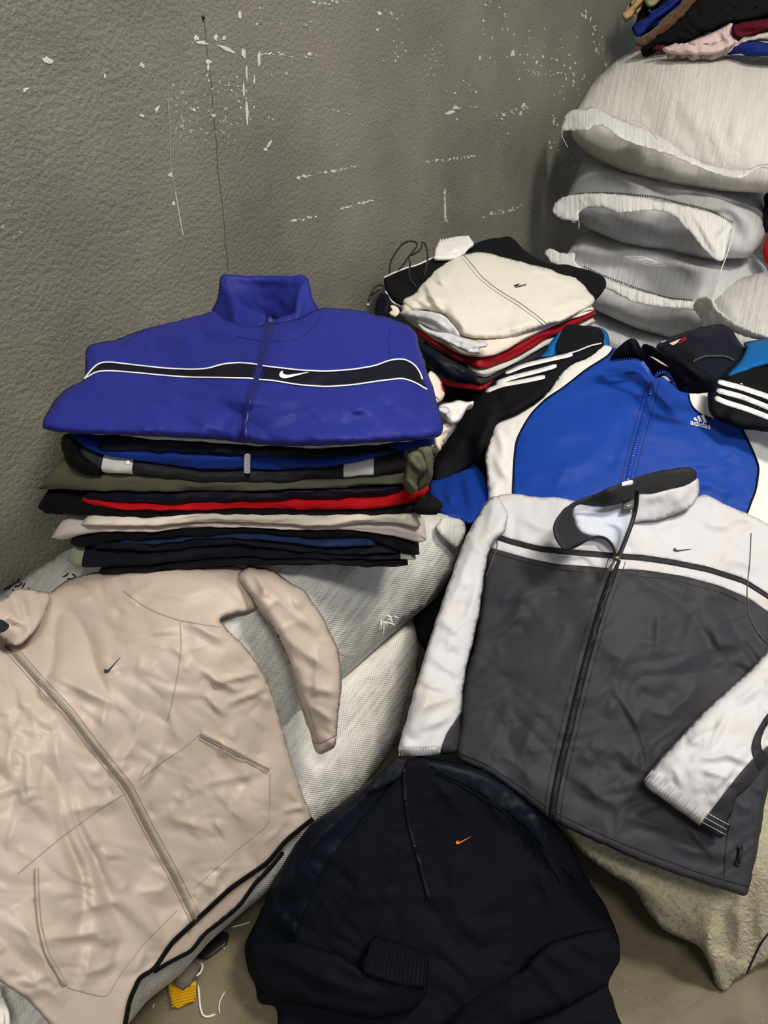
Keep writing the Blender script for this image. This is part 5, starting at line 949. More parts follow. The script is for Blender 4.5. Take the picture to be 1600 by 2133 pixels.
sh1 = c7([(430, 60), (500, 40), (510, 100), (400, 230), (300, 350), (230, 480), (190, 610), (80, 620), (20, 600), (150, 300), (300, 180)])
sh2 = c7([(560, 40), (660, 60), (760, 90), (900, 190), (1010, 300), (1060, 420), (1020, 420), (930, 330), (880, 270), (800, 200), (700, 140), (610, 100)])
garment(pj, sp_, ('body', M['navyfleece']), [('shoulder_panel', sh1, M['navysmooth']), ('shoulder_panel', sh2, M['navysmooth'])], step=6, thick=.008, bvh='pull')
flatpatch(pj, 'collar', c7([(470, 70), (488, 48), (530, 58), (520, 95), (500, 120), (440, 150), (400, 165), (430, 110)]), [(830, 1578, 'z', .46), (760, 1650, 'z', .42), (850, 1600, 'z', .45)], M['navysmooth'], supports=('pull', 'low'), gap=.01)
zp = c7([(514, 84), (520, 170), (532, 255), (555, 340), (578, 425), (590, 470)])
zt = strip(pj, sp_, zp, 12, M['navysmooth'], 'zipper_tape', .005); teeth(zt, sp_, zp, 4, M['zipdark'], pitch=5, lift=.007)
tube(zt, 'zipper_pull', [P(840, 1598, sp_.full(A([[840, 1598]]))[0]-.008), P(842, 1608, sp_.full(A([[842, 1608]]))[0]-.01)], .004, M['steel'], m=8, step=.003)
unit_decal(pj, sp_, SWOOSH, (948, 1762), (37, -11), (3, -24), M['logoorange'], 'chest_logo', .004)
for ln in (c7([(500, 100), (420, 220), (310, 350), (235, 480), (195, 610)]), c7([(610, 100), (700, 145), (800, 205), (880, 272), (930, 335), (985, 430)])): strip(pj, sp_, ln, 3, M['navyfleece'], 'seam', .004)
s_l = Surf(OL(c7([(45, 600), (90, 606), (200, 602), (320, 636), (400, 690), (430, 700), (590, 720), (585, 760), (545, 812), (420, 835), (250, 800), (110, 770), (55, 700)]), 8), [(520, 1965, 'z', .14), (620, 1970, 'z', .21), (760, 2030, 'z', .22), (880, 2060, 'z', .20), (650, 2090, 'z', .14), (850, 2110, 'z', .16), (560, 2070, 'z', .11)], .03, 24, [(560, 1990, 700, 2050, 12, .008), (640, 2030, 800, 2080, 12, .007), (700, 2000, 820, 2050, 10, .006)], ((.006, 70, 20, 2, 'n'),), seed=83, crease=(30, 60, 8, .005, 20, 40), supports=('pull',), gap=.008)
garment(pj, s_l, ('sleeve', M['navyfleece']), step=8, thick=.008, bvh='pull')
s_c = Surf(OL(c7([(385, 675), (420, 585), (500, 602), (592, 636), (584, 748), (480, 730), (395, 700)]), 7, 1), [(774, 1950, 'z', .22), (893, 1985, 'z', .22), (886, 2061, 'z', .225), (760, 2020, 'z', .235)], .02, 16, (), (), seed=84, supports=('pull',), gap=.012)
gc = garment(pj, s_c, ('cuff', M['navyfleece']), step=7, thick=.008, bvh='pull')
for k in range(15):
    t = k/14; a = A([776+t*112, 1955+t*34]); b = A([760+t*124, 2012+t*46]); strip(gc[0], s_c, [a, (a+b)/2, b], 4, M['navyfleece'], 'cuff_rib', .0035, 8, 0)
s_r = Surf(OL(c7([(640, 850), (700, 790), (800, 730), (870, 688), (900, 640), (960, 600), (1050, 575), (1120, 560), (1160, 620), (1160, 660), (1115, 735), (1000, 800), (850, 860), (700, 920)]), 8), [(930, 2125, 'z', .14), (1089, 2023, 'z', .2), (1215, 1945, 'z', .19), (1288, 1990, 'z', .11), (1180, 2090, 'z', .12), (1040, 2140, 'z', .13)], .03, 24, [(1120, 1970, 1220, 2040, 12, .01), (1100, 2000, 1180, 2080, 10, .008), (1180, 1950, 1270, 2010, 12, .008)], ((.006, 70, -20, 2, 'n'),), seed=85, crease=(30, 60, 8, .005, -30, 40), supports=('pull',), gap=.008)
gr = garment(pj, s_r, ('sleeve', M['navyfleece']), step=8, thick=.008, bvh='pull')
for k in range(9):
    t = k/8; strip(gr[0], s_r, [(930+t*18, 2128+t*28-6), (1005+t*20, 2078+t*26-6), (1085+t*22, 2030+t*24-6)], 5, M['navyfleece'], 'cuff_rib', .004, 8, 1)

# ------------------------------------------------------------------ middle stack by the wall
GM = 'folded clothes in the middle stack'
base = bundle('woven_sack', 'white woven sack under the middle stack, glimpsed beside the royal blue jacket', 'sack',
    [(760, 760), (840, 740), (1000, 780), (1180, 740), (1260, 760), (1240, 880), (1100, 960), (960, 960), (880, 950), (800, 900)],
    [(780, 780, 'z', .69), (1000, 800, 'z', .68), (1240, 780, 'z', .68), (1000, 920, 'z', .55), (860, 920, 'z', .56), (1200, 860, 'z', .58)], .08, .25, 50, M['sackwarm'], 13, PWR, (), 87, GP, 'base', 30)
YM = lambda x: 1.80+.30*(np.abs(A(x)-1000)/240)**1.1
def mfold(name, label, cat, top, bot, mat, x0, x1, seed, **kw): return fold(name, label, cat, top, bot, mat, x0, x1, seed=seed, yf=kw.pop('yf', YM), group=GM, D=.3, n=50, **kw)
m_w = [(830, 652), (880, 690), (930, 716), (1000, 736), (1060, 706), (1160, 672), (1240, 640)]
m_c = [(812, 645), (850, 672), (900, 708), (960, 742), (1000, 750), (1040, 742), (1100, 710), (1160, 678), (1240, 648)]
m_r = [(868, 700), (920, 738), (960, 756), (1000, 774), (1040, 764), (1080, 744), (1130, 714), (1180, 692), (1242, 660)]
m_g = [(880, 722), (940, 760), (980, 776), (1010, 792), (1060, 766), (1110, 740), (1160, 714), (1238, 678)]
m_k = [(900, 780), (940, 798), (1000, 808), (1060, 782), (1120, 750), (1200, 706)]
m_d = [(890, 800), (930, 818), (1000, 838), (1060, 815), (1150, 770), (1200, 740)]
mfold('folded_trousers', 'black folded clothes at the bottom of the middle stack', 'trousers', m_k, [(890, 835), (930, 845), (1000, 855), (1060, 840), (1150, 800), (1200, 770)], M['black'], 890, 1200, 91)
mfold('folded_jacket', 'dark red folded strip near the bottom of the middle stack', 'jacket', m_k, [(900, 796), (940, 808), (1000, 814), (1040, 800)], M['redny'], 905, 1040, 92, yf=lambda x: YM(x)-.01)
mfold('folded_trousers', 'charcoal folded garment under the light grey layer of the middle stack', 'trousers', m_g, m_k, M['darkgrey'], 900, 1200, 93)
mfold('folded_jacket', 'light grey folded garment below the red layer of the middle stack', 'jacket', m_r, m_g, M['greylight'], 975, 1240, 94)
mfold('folded_jacket', 'dark red nylon folded jacket in the middle stack', 'jacket', m_c, m_r, M['redny'], 866, 1242, 95, amp=.008)
mfold('folded_jacket', 'cream folded jacket just below the white ones in the middle stack', 'jacket', [(812, 628), (850, 650), (900, 690), (960, 725), (1000, 732), (1060, 706), (1160, 668), (1240, 640)], m_c, M['cream'], 838, 1238, 96, amp=.008)
nv = thing('folded_jacket', 'navy nylon jacket bunched at the left of the middle stack beneath red', 'jacket', P(930, 800, d_y(930, 800, 1.9)), GM)
flatpatch(nv, 'body', [(862, 700), (880, 712), (930, 745), (975, 768), (1000, 782), (985, 800), (945, 800), (905, 780), (875, 745), (860, 720)], [(865, 705, 'y', 1.86), (1000, 780, 'y', 1.74), (940, 798, 'y', 1.74), (930, 750, 'y', 1.76)], M['navysmooth'], thick=.012, crease=(30, 35, 5, .008, 50, 40), folds=[(880, 720, 950, 790, 8, .01), (930, 750, 990, 780, 6, .008), (900, 740, 920, 780, 6, .008)], roll=.02, rpx=14)
bk = thing('black_jacket', 'black jacket with drawcords lying under the white jacket on the middle stack', 'jacket', P(1000, 640, 2.1), GM)
sbk = Surf(OL([(798, 580), (815, 569), (860, 557), (905, 537), (950, 535), (972, 527), (984, 509), (1010, 500), (1059, 491), (1075, 501), (1090, 520), (1115, 536), (1141, 551), (1182, 551), (1220, 560), (1254, 572), (1265, 587), (1256, 610), (1238, 628), (1180, 660), (1060, 695), (960, 688), (836, 640), (815, 625), (802, 602)], 7), [(800, 590, 'd', 2.20), (860, 560, 'd', 2.26), (1000, 510, 'd', 2.42), (1070, 500, 'd', 2.5), (1250, 590, 'd', 2.28), (1000, 620, 'd', 2.08), (1060, 690, 'd', 1.98), (840, 630, 'd', 2.1), (1150, 560, 'd', 2.3)], .035, 22, [(860, 570, 900, 620, 8, .008), (1000, 510, 1070, 530, 10, .01)], ((.006, 60, 20, 2, 'n'),), seed=97)
garment(bk, sbk, ('body', M['black']), step=7, thick=.02, bvh='bk')
strip(bk, sbk, [(800, 578), (816, 570), (845, 558), (870, 552), (890, 542), (908, 534)], 3, M['whitepipe'], 'piping', .003)
strip(bk, sbk, [(803, 606), (812, 622), (820, 631), (838, 640)], 3, M['whitepipe'], 'piping', .003)
def cord(pts, d): tube(bk, 'drawcord', px3([(x, y, d-i*.0) for i, (x, y) in enumerate(pts)]), .0028, M['cord'], m=8, step=.01)
cord([(811, 572), (813, 545), (825, 525), (838, 507), (855, 501), (868, 504), (870, 512), (860, 524), (852, 534), (840, 552), (828, 565)], 2.2)
cord([(852, 534), (865, 528), (877, 520), (880, 510), (879, 502), (884, 503), (890, 520), (892, 540), (886, 565), (882, 580)], 2.17)
cord([(850, 535), (855, 545), (853, 560), (851, 575), (860, 590), (872, 602)], 2.17)
cord([(766, 632), (772, 612), (782, 596), (795, 592), (802, 598), (802, 605), (790, 612), (780, 628), (780, 645), (790, 652)], 2.13)
cord([(772, 618), (785, 605), (800, 601)], 2.14)
tube(bk, 'cord_lock', px3([(760, 635, 2.12), (772, 636, 2.12)]), .007, M['steel'], m=10, step=.004)
bn = thing('bunched_cloth', 'dark navy cloth bunched behind the royal blue jacket by the drawcords', 'cloth', P(800, 650, 2.12))
flatpatch(bn, 'body', [(782, 625), (795, 610), (808, 612), (815, 630), (808, 648), (815, 680), (790, 680), (778, 650)], [(795, 615, 'd', 2.12), (800, 680, 'd', 2.08), (780, 650, 'd', 2.12)], M['navy'], thick=.02, roll=.02, rpx=10)
wc = thing('white_cuff', 'white gathered cuff sticking up behind the middle stack', 'sleeve', P(945, 535, 2.4))
swc = flatpatch(wc, 'cuff', [(904, 536), (908, 520), (916, 499), (935, 495), (976, 490), (988, 507), (970, 524), (950, 534), (925, 537)], [(916, 500, 'd', 2.42), (976, 492, 'd', 2.44), (910, 534, 'd', 2.28), (960, 530, 'd', 2.3)], M['white'], thick=.01, roll=.005, rpx=5, sm=0, folds=[(920, 510, 960, 520, 5, .008), (930, 525, 975, 508, 4, .008)])
for i in range(10): strip(swc.obj, swc, [(918+i*6, 498-i*.8), (917+i*6, 504-i*.8)], 2, M['white'], 'elastic_gather', .004, 3, 0)
# white jacket on top
wj = thing('white_jacket', 'creamy white zip jacket with small dark lettering on top of the middle stack', 'jacket', P(1050, 640, 2.0), GM)
wout = [(836, 631), (842, 620), (867, 610), (873, 595), (894, 576), (905, 561), (924, 550), (946, 536), (966, 530), (980, 527), (1002, 524), (1032, 531), (1070, 541), (1100, 550), (1137, 557), (1167, 569), (1197, 576), (1216, 591), (1224, 604), (1240, 621), (1236, 636), (1209, 651), (1171, 670), (1137, 678), (1096, 692), (1059, 704), (1002, 707), (965, 701), (950, 681), (927, 655), (890, 646), (852, 645)]
wctrl = [(840, 635, 'd', 2.06), (1002, 526, 'd', 2.32), (1235, 625, 'd', 2.14), (1000, 705, 'd', 1.92), (1137, 676, 'd', 1.98), (1060, 600, 'd', 2.11), (930, 620, 'd', 2.05), (900, 570, 'd', 2.2), (1170, 570, 'd', 2.26)]
sw = Surf(OL(wout, 6), wctrl, .035, 20, [(890, 600, 920, 650, 6, .018), (878, 612, 940, 628, 5, .014), (900, 580, 935, 600, 5, .014), (868, 622, 900, 640, 4, .014), (870, 620, 950, 640, 8, .008), (880, 585, 900, 610, 5, .018), (910, 565, 920, 590, 5, .01), (860, 625, 880, 615, 5, .01), (940, 640, 970, 690, 8, .008), (1100, 560, 1160, 570, 5, .014), (1130, 575, 1200, 590, 5, .01), (1150, 640, 1220, 625, 6, .01), (1040, 690, 1120, 670, 6, .008), (1000, 650, 1060, 640, 12, .004), (1060, 560, 1120, 590, 10, .004), (1160, 590, 1215, 600, 7, .008), (1180, 620, 1230, 630, 7, .006)], ((.006, 70, 30, 1.6, 'n'), (.005, 60, 20, 2, 'f')), seed=99, crease=(130, 35, 4, .005, 30, 50), supports=('bk',), gap=.01)
garment(wj, sw, ('body', M['ivory']), step=4.5, thick=.012, bvh='wj')
zz = [(962, 534), (980, 555), (998, 578), (1025, 600), (1050, 616), (1077, 632), (1115, 660), (1134, 676)]
strip(wj, sw, zz, 5, M['ivory'], 'zipper', .005); strip(wj, sw, [(x+5, y-2) for x, y in zz], 1.2, M['labelgrey'], 'seam', .002)
text_decal(wj, sw, 'Reebok', (1072, 600), (25, -6), (1, -7), M['logoblack'], 'chest_lettering', .003, .02)
decal(wj, sw, [(1069, 594), (1084, 590), (1076, 597)], M['logoblack'], 'chest_mark', .003, 3, 0)
flatpatch(wj, 'sleeve_fold', [(830, 651), (850, 645), (890, 647), (925, 655), (948, 680), (962, 700), (945, 708), (905, 692), (870, 675), (842, 662)], [(835, 655, 'd', 2.03), (930, 680, 'd', 1.92), (960, 700, 'd', 1.89), (880, 675, 'd', 1.98)], M['whiteny'], thick=.01, roll=.012, rpx=8, step=4, crease=(40, 25, 4, .007, 30, 40), folds=[(845, 653, 900, 668, 4, .01), (880, 655, 940, 690, 4, .012)])
flatpatch(wj, 'sleeve_end', [(866, 670), (900, 690), (930, 690), (960, 702), (985, 708), (1008, 711), (1018, 716), (1014, 723), (996, 725), (1002, 732), (983, 738), (958, 728), (935, 716), (905, 702), (880, 691)], [(870, 675, 'd', 1.97), (930, 700, 'd', 1.9), (1010, 718, 'd', 1.85), (980, 734, 'd', 1.84)], M['whiteny'], thick=.01, roll=.012, rpx=8, step=4, seed=8, crease=(50, 25, 4, .008, 40, 45), folds=[(900, 695, 950, 718, 4, .012), (945, 705, 1000, 720, 4, .012), (960, 725, 1000, 722, 3, .01)])
tb = thing('cream_tab', 'small cream and navy tab at the left end of the middle stack', 'tab', P(820, 645, 2.1))
flatpatch(tb, 'tab', [(806, 640), (818, 634), (830, 640), (834, 652), (822, 660), (812, 655)], [(806, 640, 'd', 2.07), (832, 645, 'd', 2.05), (820, 660, 'd', 2.04)], M['cream'], thick=.01, step=4, panels=[('navy_edge', [(800, 644), (812, 636), (818, 646), (808, 652)], M['navysmooth'], 0)])
# loose things between the stacks
cw = thing('crumpled_shirt', 'cream and white shirt with a red edge squeezed behind the royal blue jacket', 'shirt', P(908, 830, 1.75))
flatpatch(cw, 'body', [(894, 770), (908, 778), (920, 795), (928, 815), (924, 832), (908, 842), (898, 840), (885, 800)], [(900, 780, 'd', 1.7), (925, 815, 'd', 1.68), (900, 835, 'd', 1.62)], M['cream'], thick=.02, roll=.02, rpx=10, panels=[('red_edge', [(918, 798), (932, 808), (928, 822), (921, 812)], M['red'], 0)], folds=[(900, 800, 920, 835, 5, .008)])
wz = thing('white_garment', 'white crumpled garment tucked between the front stack and black sleeve', 'garment', P(950, 880, 1.75))
flatpatch(wz, 'crumpled_fold', [(912, 846), (922, 840), (940, 838), (955, 832), (972, 838), (992, 834), (972, 852), (964, 868), (956, 880), (940, 884), (930, 872), (924, 862), (913, 858)], [(915, 850, 'd', 1.7), (955, 835, 'd', 1.75), (990, 836, 'd', 1.76), (942, 880, 'd', 1.68)], M['white'], thick=.02, roll=.02, rpx=9, step=4, folds=[(925, 845, 975, 840, 4, .012), (945, 850, 938, 880, 5, .012), (960, 845, 952, 876, 4, .01)])
flatpatch(wz, 'sleeve_end', [(910, 850), (922, 846), (936, 850), (938, 860), (928, 864), (914, 858)], [(912, 852, 'd', 1.67), (935, 850, 'd', 1.68), (925, 862, 'd', 1.665)], M['lining'], thick=.01, step=4, roll=.01)
flatpatch(wz, 'lower_fold', [(918, 884), (935, 880), (952, 884), (938, 902), (922, 918), (918, 942), (906, 930), (903, 912), (915, 898)], [(920, 885, 'd', 1.7), (948, 886, 'd', 1.72), (912, 930, 'd', 1.68)], M['cream'], thick=.02, roll=.015, rpx=8, step=4, folds=[(915, 905, 940, 890, 4, .01)])
# blue and black garment behind the blue jacket's shoulder
hb = thing('blue_jacket', 'turquoise blue jacket with black lined collar behind the striped shoulder', 'jacket', P(1200, 730, 2.2))
flatpatch(hb, 'body', [(1110, 760), (1140, 725), (1162, 690), (1180, 672), (1230, 678), (1262, 684), (1272, 715), (1262, 740), (1180, 765)], [(1115, 755, 'd', 2.0), (1165, 695, 'd', 2.05), (1185, 678, 'd', 2.1), (1265, 690, 'd', 2.2), (1200, 755, 'd', 2.03)], M['turq'], thick=.015, roll=.015, rpx=10)
flatpatch(hb, 'collar_lining', [(1163, 740), (1160, 712), (1170, 690), (1184, 673), (1215, 678), (1250, 682), (1260, 700), (1256, 722), (1225, 738), (1190, 748)], [(1165, 735, 'd', 1.99), (1185, 675, 'd', 2.08), (1255, 690, 'd', 2.16), (1220, 742, 'd', 2.0)], M['black'], thick=.006, folds=[(1190, 690, 1240, 700, 8, .012)])
# navy jacket with embroidered mark behind the collar
nj = thing('navy_jacket', 'dark navy nylon jacket with cream and red embroidered mark by the sacks', 'jacket', P(1450, 780, 2.1))
njs = flatpatch(nj, 'body', [(1362, 722), (1380, 708), (1410, 696), (1450, 684), (1490, 675), (1508, 673), (1525, 688), (1540, 712), (1558, 728), (1556, 742), (1535, 765), (1510, 790), (1490, 800), (1440, 780), (1390, 745)], [(1370, 720, 'd', 2.12), (1500, 678, 'd', 2.2), (1555, 735, 'd', 2.06), (1500, 790, 'd', 1.93), (1430, 760, 'd', 1.98), (1450, 720, 'd', 2.05)], M['navy'], thick=.02, roll=.03, rpx=16, folds=[(1420, 700, 1530, 710, 9, .01), (1460, 720, 1440, 760, 8, .01), (1510, 690, 1540, 730, 7, .008), (1400, 720, 1460, 745, 8, .008)])
zz = [(1446, 752), (1465, 742), (1490, 741), (1515, 742), (1528, 750)]
zt = strip(nj, njs, zz, 5, M['zipdark'], 'zipper_tape', .005, 5); teeth(zt, njs, zz, 3.5, M['labelgrey'], 'zipper_teeth', 4.5, .007)
decal(nj, njs, [(1394, 715), (1419, 705), (1411, 714), (1403, 719), (1397, 717)], M['logocream'], 'embroidered_wing', .004, 3, 0)
text_decal(nj, njs, 'CG', (1414, 716), (16, -9), (-4, -9), M['logored'], 'embroidered_letters', .004, .02)
decal(nj, njs, [(1376, 712), (1389, 708), (1386, 711), (1377, 714)], M['logowhite'], 'white_mark', .004, 3, 0)
tq = thing('turquoise_jacket', 'turquoise blue nylon garment at the right edge in front of a sack', 'jacket', P(1580, 760, 2.0))
flatpatch(tq, 'body', [(1508, 786), (1530, 765), (1545, 745), (1556, 722), (1545, 714), (1580, 706), (1640, 700), (1700, 710), (1700, 770), (1620, 755), (1560, 770), (1520, 790)], [(1510, 786, 'd', 1.9), (1560, 715, 'd', 2.08), (1690, 710, 'd', 2.0), (1690, 760, 'd', 1.9), (1580, 750, 'd', 1.96)], M['turq'], thick=.02, roll=.02, rpx=12, folds=[(1540, 760, 1600, 740, 7, .01), (1560, 730, 1640, 720, 8, .008)])
bq = thing('black_trousers', 'black garment lying below the turquoise one beside the striped sleeve', 'trousers', P(1590, 800, 1.9))
bqs = flatpatch(bq, 'body', [(1500, 792), (1530, 775), (1580, 758), (1640, 750), (1720, 765), (1720, 850), (1640, 850), (1560, 815)], [(1510, 790, 'd', 1.88), (1600, 765, 'd', 1.95), (1700, 770, 'd', 1.92), (1700, 840, 'd', 1.78), (1560, 810, 'd', 1.83)], M['black'], thick=.02, roll=.02, rpx=12, folds=[(1540, 790, 1600, 775, 8, .01)])
tube(bq, 'lace_eyelet', px3([(1540, 801, 1.83), (1545, 798, 1.83), (1548, 803, 1.83), (1542, 804, 1.83), (1540, 801, 1.83)]), .0018, M['logocream'], m=6, step=.003)
rb = thing('royal_garment', 'cobalt blue garment crumpled under the black sleeve beside the front stack', 'garment', P(940, 1040, 1.6))
flatpatch(rb, 'body', [(898, 1000), (930, 985), (985, 962), (1010, 990), (1025, 1040), (1020, 1060), (985, 1090), (972, 1090), (930, 1072), (905, 1050), (892, 1020)], [(900, 1010, 'z', .62), (990, 970, 'z', .64), (975, 1085, 'z', .64), (1020, 1045, 'z', .64), (930, 1060, 'z', .63)], M['royal2'], thick=.01, roll=.015, rpx=12, folds=[(930, 1000, 940, 1060, 8, .012), (970, 990, 985, 1070, 8, .012), (900, 1030, 960, 1040, 8, .01)], supports=('und', 'up'), gap=.012)
# things glimpsed at the right of the sack stack
nr = thing('hanging_cloth', 'navy cloth at the right edge beside the second sack', 'cloth', P(1620, 480, 2.6))
tube(nr, 'cloth_fold', px3([(1612, 395, 2.7), (1618, 430, 2.66), (1614, 480, 2.62)]), [.03, .045, .04], M['navy'], amp=.2)
rr = thing('hanging_cloth', 'red cloth at the right edge below the navy cloth', 'cloth', P(1620, 540, 2.55))
tube(rr, 'cloth_fold', px3([(1622, 480, 2.62), (1612, 515, 2.58), (1618, 545, 2.55)]), [.03, .04, .03], M['red'], amp=.2)
# ------------------------------------------------------------------ loose clothes on top of the tall stack
GT = 'loose clothes on top of the tall sack stack'
def heap(name, label, cat, poly, dep, mat, folds=(), thick=.04, panels=(), roll=.03):
    c = A(poly).mean(0); r = thing(name, label, cat, P(c[0], A(poly)[:, 1].max(), np.mean([d[2] for d in dep])), GT)
    flatpatch(r, 'cloth_body', poly, [(x, y, 'd', d) for x, y, d in dep], mat, thick=thick, roll=roll, rpx=9, step=4.5, folds=folds, panels=panels, wr=((.008, 40, 30, 2, 'n'), (.008, 26, 40, 2, 'f')), seed=int(c[0]) % 97); return r
heap('sweatshirt', 'tan sleeve cuff hanging beside the wall at the top', 'sweatshirt', [(1290, 31), (1311, 13), (1322, 0), (1335, -40), (1370, -40), (1345, 0), (1330, 18), (1314, 40), (1302, 45)], [(1295, 35, 3.12), (1340, -30, 3.1), (1312, 38, 3.11)], M['tan'], [(1300, 25, 1330, 10, 5, .01)])
heap('hoodie', 'black cloth tucked behind the blue and brown sleeves on the top sack', 'hoodie', [(1318, 75), (1330, 20), (1345, -20), (1380, -60), (1700, -60), (1700, 40), (1500, 60), (1380, 80)], [(1330, 60, 3.14), (1380, -40, 3.16), (1690, -40, 3.0), (1500, 50, 3.06)], M['black'])
po = heap('sweatshirt', 'pale olive cloth end next to the tan cuff at the top', 'sweatshirt', [(1336, -40), (1341, 0), (1345, 11), (1353, 18), (1366, 13), (1380, 0), (1410, -40)], [(1345, 5, 3.08), (1400, -35, 3.06), (1350, -35, 3.09)], M['paleolive'], [(1350, 0, 1370, -10, 4, .01)])
tube(po, 'green_tag', px3([(1351, 20, 3.045), (1357, 27, 3.045)]), .007, fabric('green_tag_cloth', sr(30, 120, 90), .8), flat=.5, m=8)
heap('sweatshirt', 'royal blue sleeve end above the brown trouser leg', 'sweatshirt', [(1316, 64), (1319, 51), (1349, 32), (1366, 21), (1392, 8), (1440, -40), (1480, -40), (1421, 0), (1396, 22), (1360, 52), (1338, 74), (1326, 79)], [(1320, 62, 3.08), (1400, 5, 3.02), (1460, -40, 3.0), (1335, 72, 3.06)], M['cobalt'], [(1330, 60, 1390, 15, 5, .01)])
heap('trousers', 'brown velour trouser leg slanting up from the top sack', 'trousers', [(1323, 90), (1330, 82), (1356, 64), (1379, 40), (1409, 17), (1440, -30), (1480, -40), (1460, 0), (1441, 18), (1409, 52), (1379, 77), (1356, 92), (1339, 100), (1326, 97)], [(1328, 92, 3.03), (1400, 35, 2.98), (1465, -30, 2.96), (1350, 92, 3.02)], M['brown'], [(1340, 85, 1400, 40, 5, .01), (1390, 40, 1430, 5, 5, .01)])
heap('hoodie', 'large black garment draped across the clothes on the top sack', 'hoodie', [(1331, 103), (1342, 98), (1360, 88), (1379, 72), (1409, 48), (1441, 14), (1470, -30), (1720, -60), (1720, 20), (1600, 32), (1557, 42), (1528, 48), (1504, 56), (1452, 77), (1428, 92), (1419, 88), (1404, 92), (1362, 96), (1340, 108)], [(1338, 104, 3.02), (1420, 88, 2.92), (1520, 45, 2.86), (1450, 0, 2.94), (1700, 0, 2.8), (1600, -50, 2.9)], M['black'], [(1400, 80, 1560, 20, 7, .014), (1430, 86, 1520, 45, 5, .01), (1470, 30, 1600, -10, 8, .014)])
heap('sweatshirt', 'maroon garment inside the pink cuff on the top sack', 'sweatshirt', [(1522, 64), (1528, 50), (1560, 44), (1600, 38), (1720, 20), (1720, 60), (1600, 64), (1587, 70), (1540, 84), (1528, 78)], [(1528, 60, 2.84), (1600, 50, 2.78), (1700, 40, 2.72), (1540, 80, 2.82)], M['maroon'], [(1540, 60, 1600, 54, 5, .012)])
heap('shirt', 'thin pale grey garment between pink cuff and deep blue cloth', 'shirt', [(1510, 108), (1526, 96), (1547, 82), (1587, 70), (1640, 60), (1720, 55), (1720, 80), (1610, 87), (1562, 86), (1530, 100)], [(1515, 105, 2.82), (1587, 75, 2.76), (1700, 70, 2.68)], M['greylight'], [(1540, 88, 1600, 76, 3, .008)], .02, (), .015)
heap('sweatshirt', 'deep blue garment at the right end of the clothes on the top sack', 'sweatshirt', [(1508, 110), (1515, 102), (1536, 90), (1568, 84), (1600, 90), (1720, 90), (1720, 120), (1608, 117), (1553, 119), (1545, 111), (1515, 115)], [(1512, 110, 2.82), (1568, 90, 2.76), (1700, 100, 2.68), (1553, 117, 2.76)], M['cobalt'], [(1530, 100, 1600, 97, 5, .012), (1550, 112, 1600, 106, 4, .01)], .02)
heap('sweatshirt', 'maroon scrap at the left of the pink sleeve on the top sack', 'sweatshirt', [(1356, 101), (1379, 92), (1392, 96), (1390, 109), (1370, 106)], [(1358, 102, 2.97), (1385, 95, 2.95), (1385, 108, 2.95)], M['maroon'], (), .02, (), .01)
heap('sweatshirt', 'pale pink sweatshirt sleeve with open cuff resting on the top sack', 'sweatshirt', [(1378, 97), (1409, 92), (1430, 90), (1462, 77), (1500, 60), (1511, 54), (1526, 47), (1528, 54), (1521, 65), (1526, 80), (1539, 85), (1532, 92), (1509, 106), (1483, 115), (1458, 115), (1447, 118), (1438, 113), (1409, 114), (1381, 109)], [(1382, 103, 2.92), (1440, 108, 2.83), (1500, 62, 2.82), (1530, 85, 2.77), (1480, 112, 2.79)], M['pink'], [(1460, 85, 1462, 112, 4, .008), (1500, 66, 1522, 88, 4, .01), (1420, 100, 1450, 110, 4, .008)], panels=[('cuff', [(1512, 40), (1530, 40), (1545, 84), (1534, 94), (1516, 78), (1512, 60)], M['pink'], 1)])
# ------------------------------------------------------------------ scraps on the floor
def onfloor(pts, h=.004): return A([P(x, y, d_z(x, y, h)) for x, y in pts])
kn = thing('knit_scrap', 'yellow ribbed knit scrap on the concrete floor', 'scrap', P(380, 2070, d_z(380, 2070, 0)))
skn = Surf(OL([(350, 2040), (365, 2020), (395, 2018), (408, 2040), (408, 2080), (385, 2092), (365, 2102), (352, 2070)], 6, 1), [(350, 2040, 'z', .012), (408, 2080, 'z', .012), (365, 2100, 'z', .012)], .006, 8, (), ((.004, 30, 0, 1, 'n'),), seed=5)
garment(kn, skn, ('knit', M['yellow']), step=6, thick=.006)
for k in range(6): strip(kn, skn, [(353+k, 2064+k*6.5), (380, 2060+k*6), (408, 2053+k*6)], 3.4, M['yellow'], 'knit_rib', .006, 5, 1)
ln = thing('lint_clump', 'grey lint clump lying on the yellow knit scrap', 'lint', P(390, 2030, d_z(390, 2030, .01)))
tube(ln, 'lint', onfloor([(362, 2048), (380, 2040), (395, 2022), (415, 2012)], .022), [.012, .022, .02, .012], M['lint'], amp=.6, seed=9)
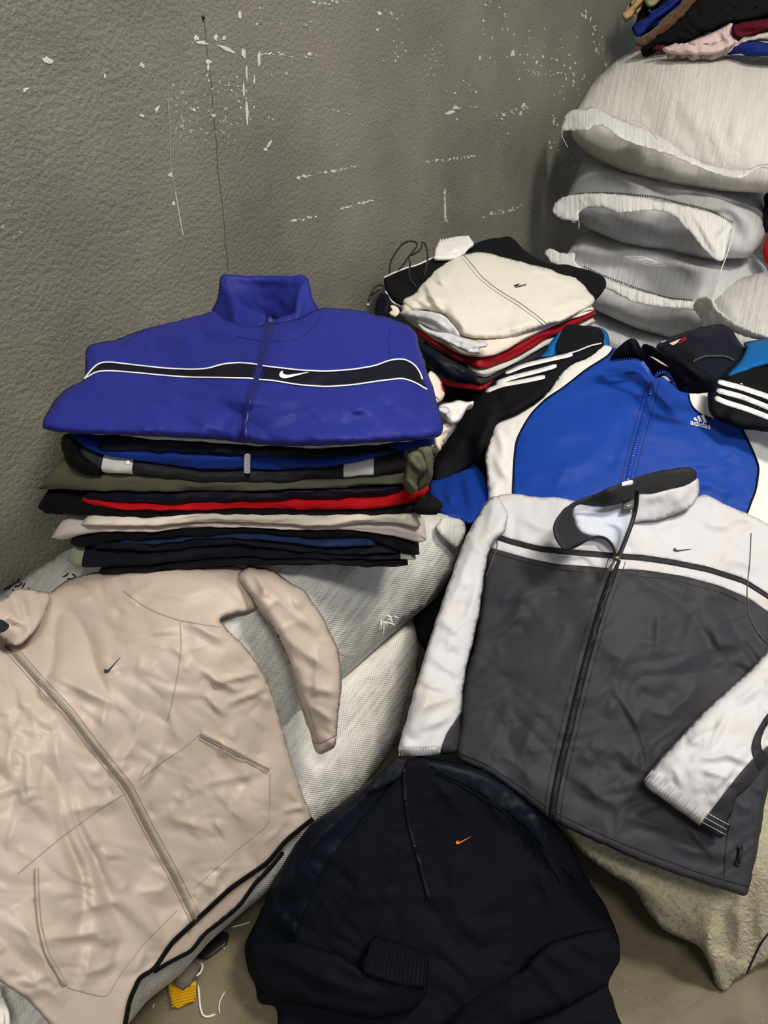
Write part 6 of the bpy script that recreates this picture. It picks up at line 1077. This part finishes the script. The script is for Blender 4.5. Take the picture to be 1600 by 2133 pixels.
for k, pts in enumerate([[(396, 2045), (400, 2030), (410, 2034), (420, 2024), (424, 2008), (416, 2006)], [(413, 2050), (416, 2090), (420, 2112), (430, 2120), (450, 2112)], [(458, 2112), (455, 2095), (462, 2075), (470, 2064)], [(480, 1932), (505, 1926), (522, 1920)], [(463, 1965), (468, 1978)], [(442, 1955), (440, 1970), (431, 1983)], [(318, 2100), (322, 2090)]]):
    lab = ['curly white plastic strand beside the yellow scrap', 'long bent white plastic strand on the floor by the yellow scrap', 'thin white strand at the right of the bent strand', 'white thread near the pullover on the floor', 'short white thread end by the black strap', 'white thread over the black strap', 'tiny white thread left of the yellow scrap'][k]
    tube(None, 'plastic_strand', onfloor(pts, .004 if k else .02), .0022 if k < 2 else .0014, M['thread'], m=6, step=.006, label=lab, cat='strand', group='white strands on the floor')
bs = thing('black_strap', 'black flat strap end on the floor under the sack', 'strap', P(455, 1960, d_z(455, 1960, 0)))
tube(bs, 'strap', onfloor([(410, 1992), (440, 1972), (465, 1952), (476, 1946)], .006), .02, M['zipdark'], flat=.25, m=14)
# bottom-left corner: film and white string
pf = thing('plastic_bag', 'crumpled grey plastic film at the bottom left corner', 'bag', P(20, 2130, d_z(20, 2130, .3)))
flatpatch(pf, 'film', [(-80, 2020), (0, 2052), (30, 2088), (60, 2100), (80, 2110), (80, 2180), (-80, 2200)], [(0, 2055, 'd', 1.12), (80, 2120, 'd', 1.13), (-60, 2180, 'd', 1.06), (60, 2180, 'd', 1.1)], M['plastic'], thick=.003, folds=[(0, 2070, 60, 2120, 6, .01), (-20, 2090, 40, 2130, 5, .01), (20, 2080, 30, 2140, 4, .008)])
flatpatch(pf, 'dark_print', [(-20, 2044), (0, 2050), (20, 2070), (42, 2090), (58, 2104), (30, 2104), (0, 2080), (-20, 2070)], [(0, 2055, 'd', 1.105), (50, 2100, 'd', 1.11), (0, 2080, 'd', 1.1)], M['darkgrey'], thick=.002, step=5)
tube(None, 'white_string', px3([(-6, 2050, 1.06), (2, 2090, 1.06), (3, 2140, 1.05)]), .004, M['thread'], m=8, label='white string loop in front of the plastic film, left strand', cat='string', group='white strings bottom left')
tube(None, 'white_string', px3([(0, 2075, 1.06), (12, 2100, 1.06), (16, 2125, 1.055), (14, 2150, 1.05)]), .0035, M['thread'], m=8, label='white string loop in front of the plastic film, right strand', cat='string', group='white strings bottom left')
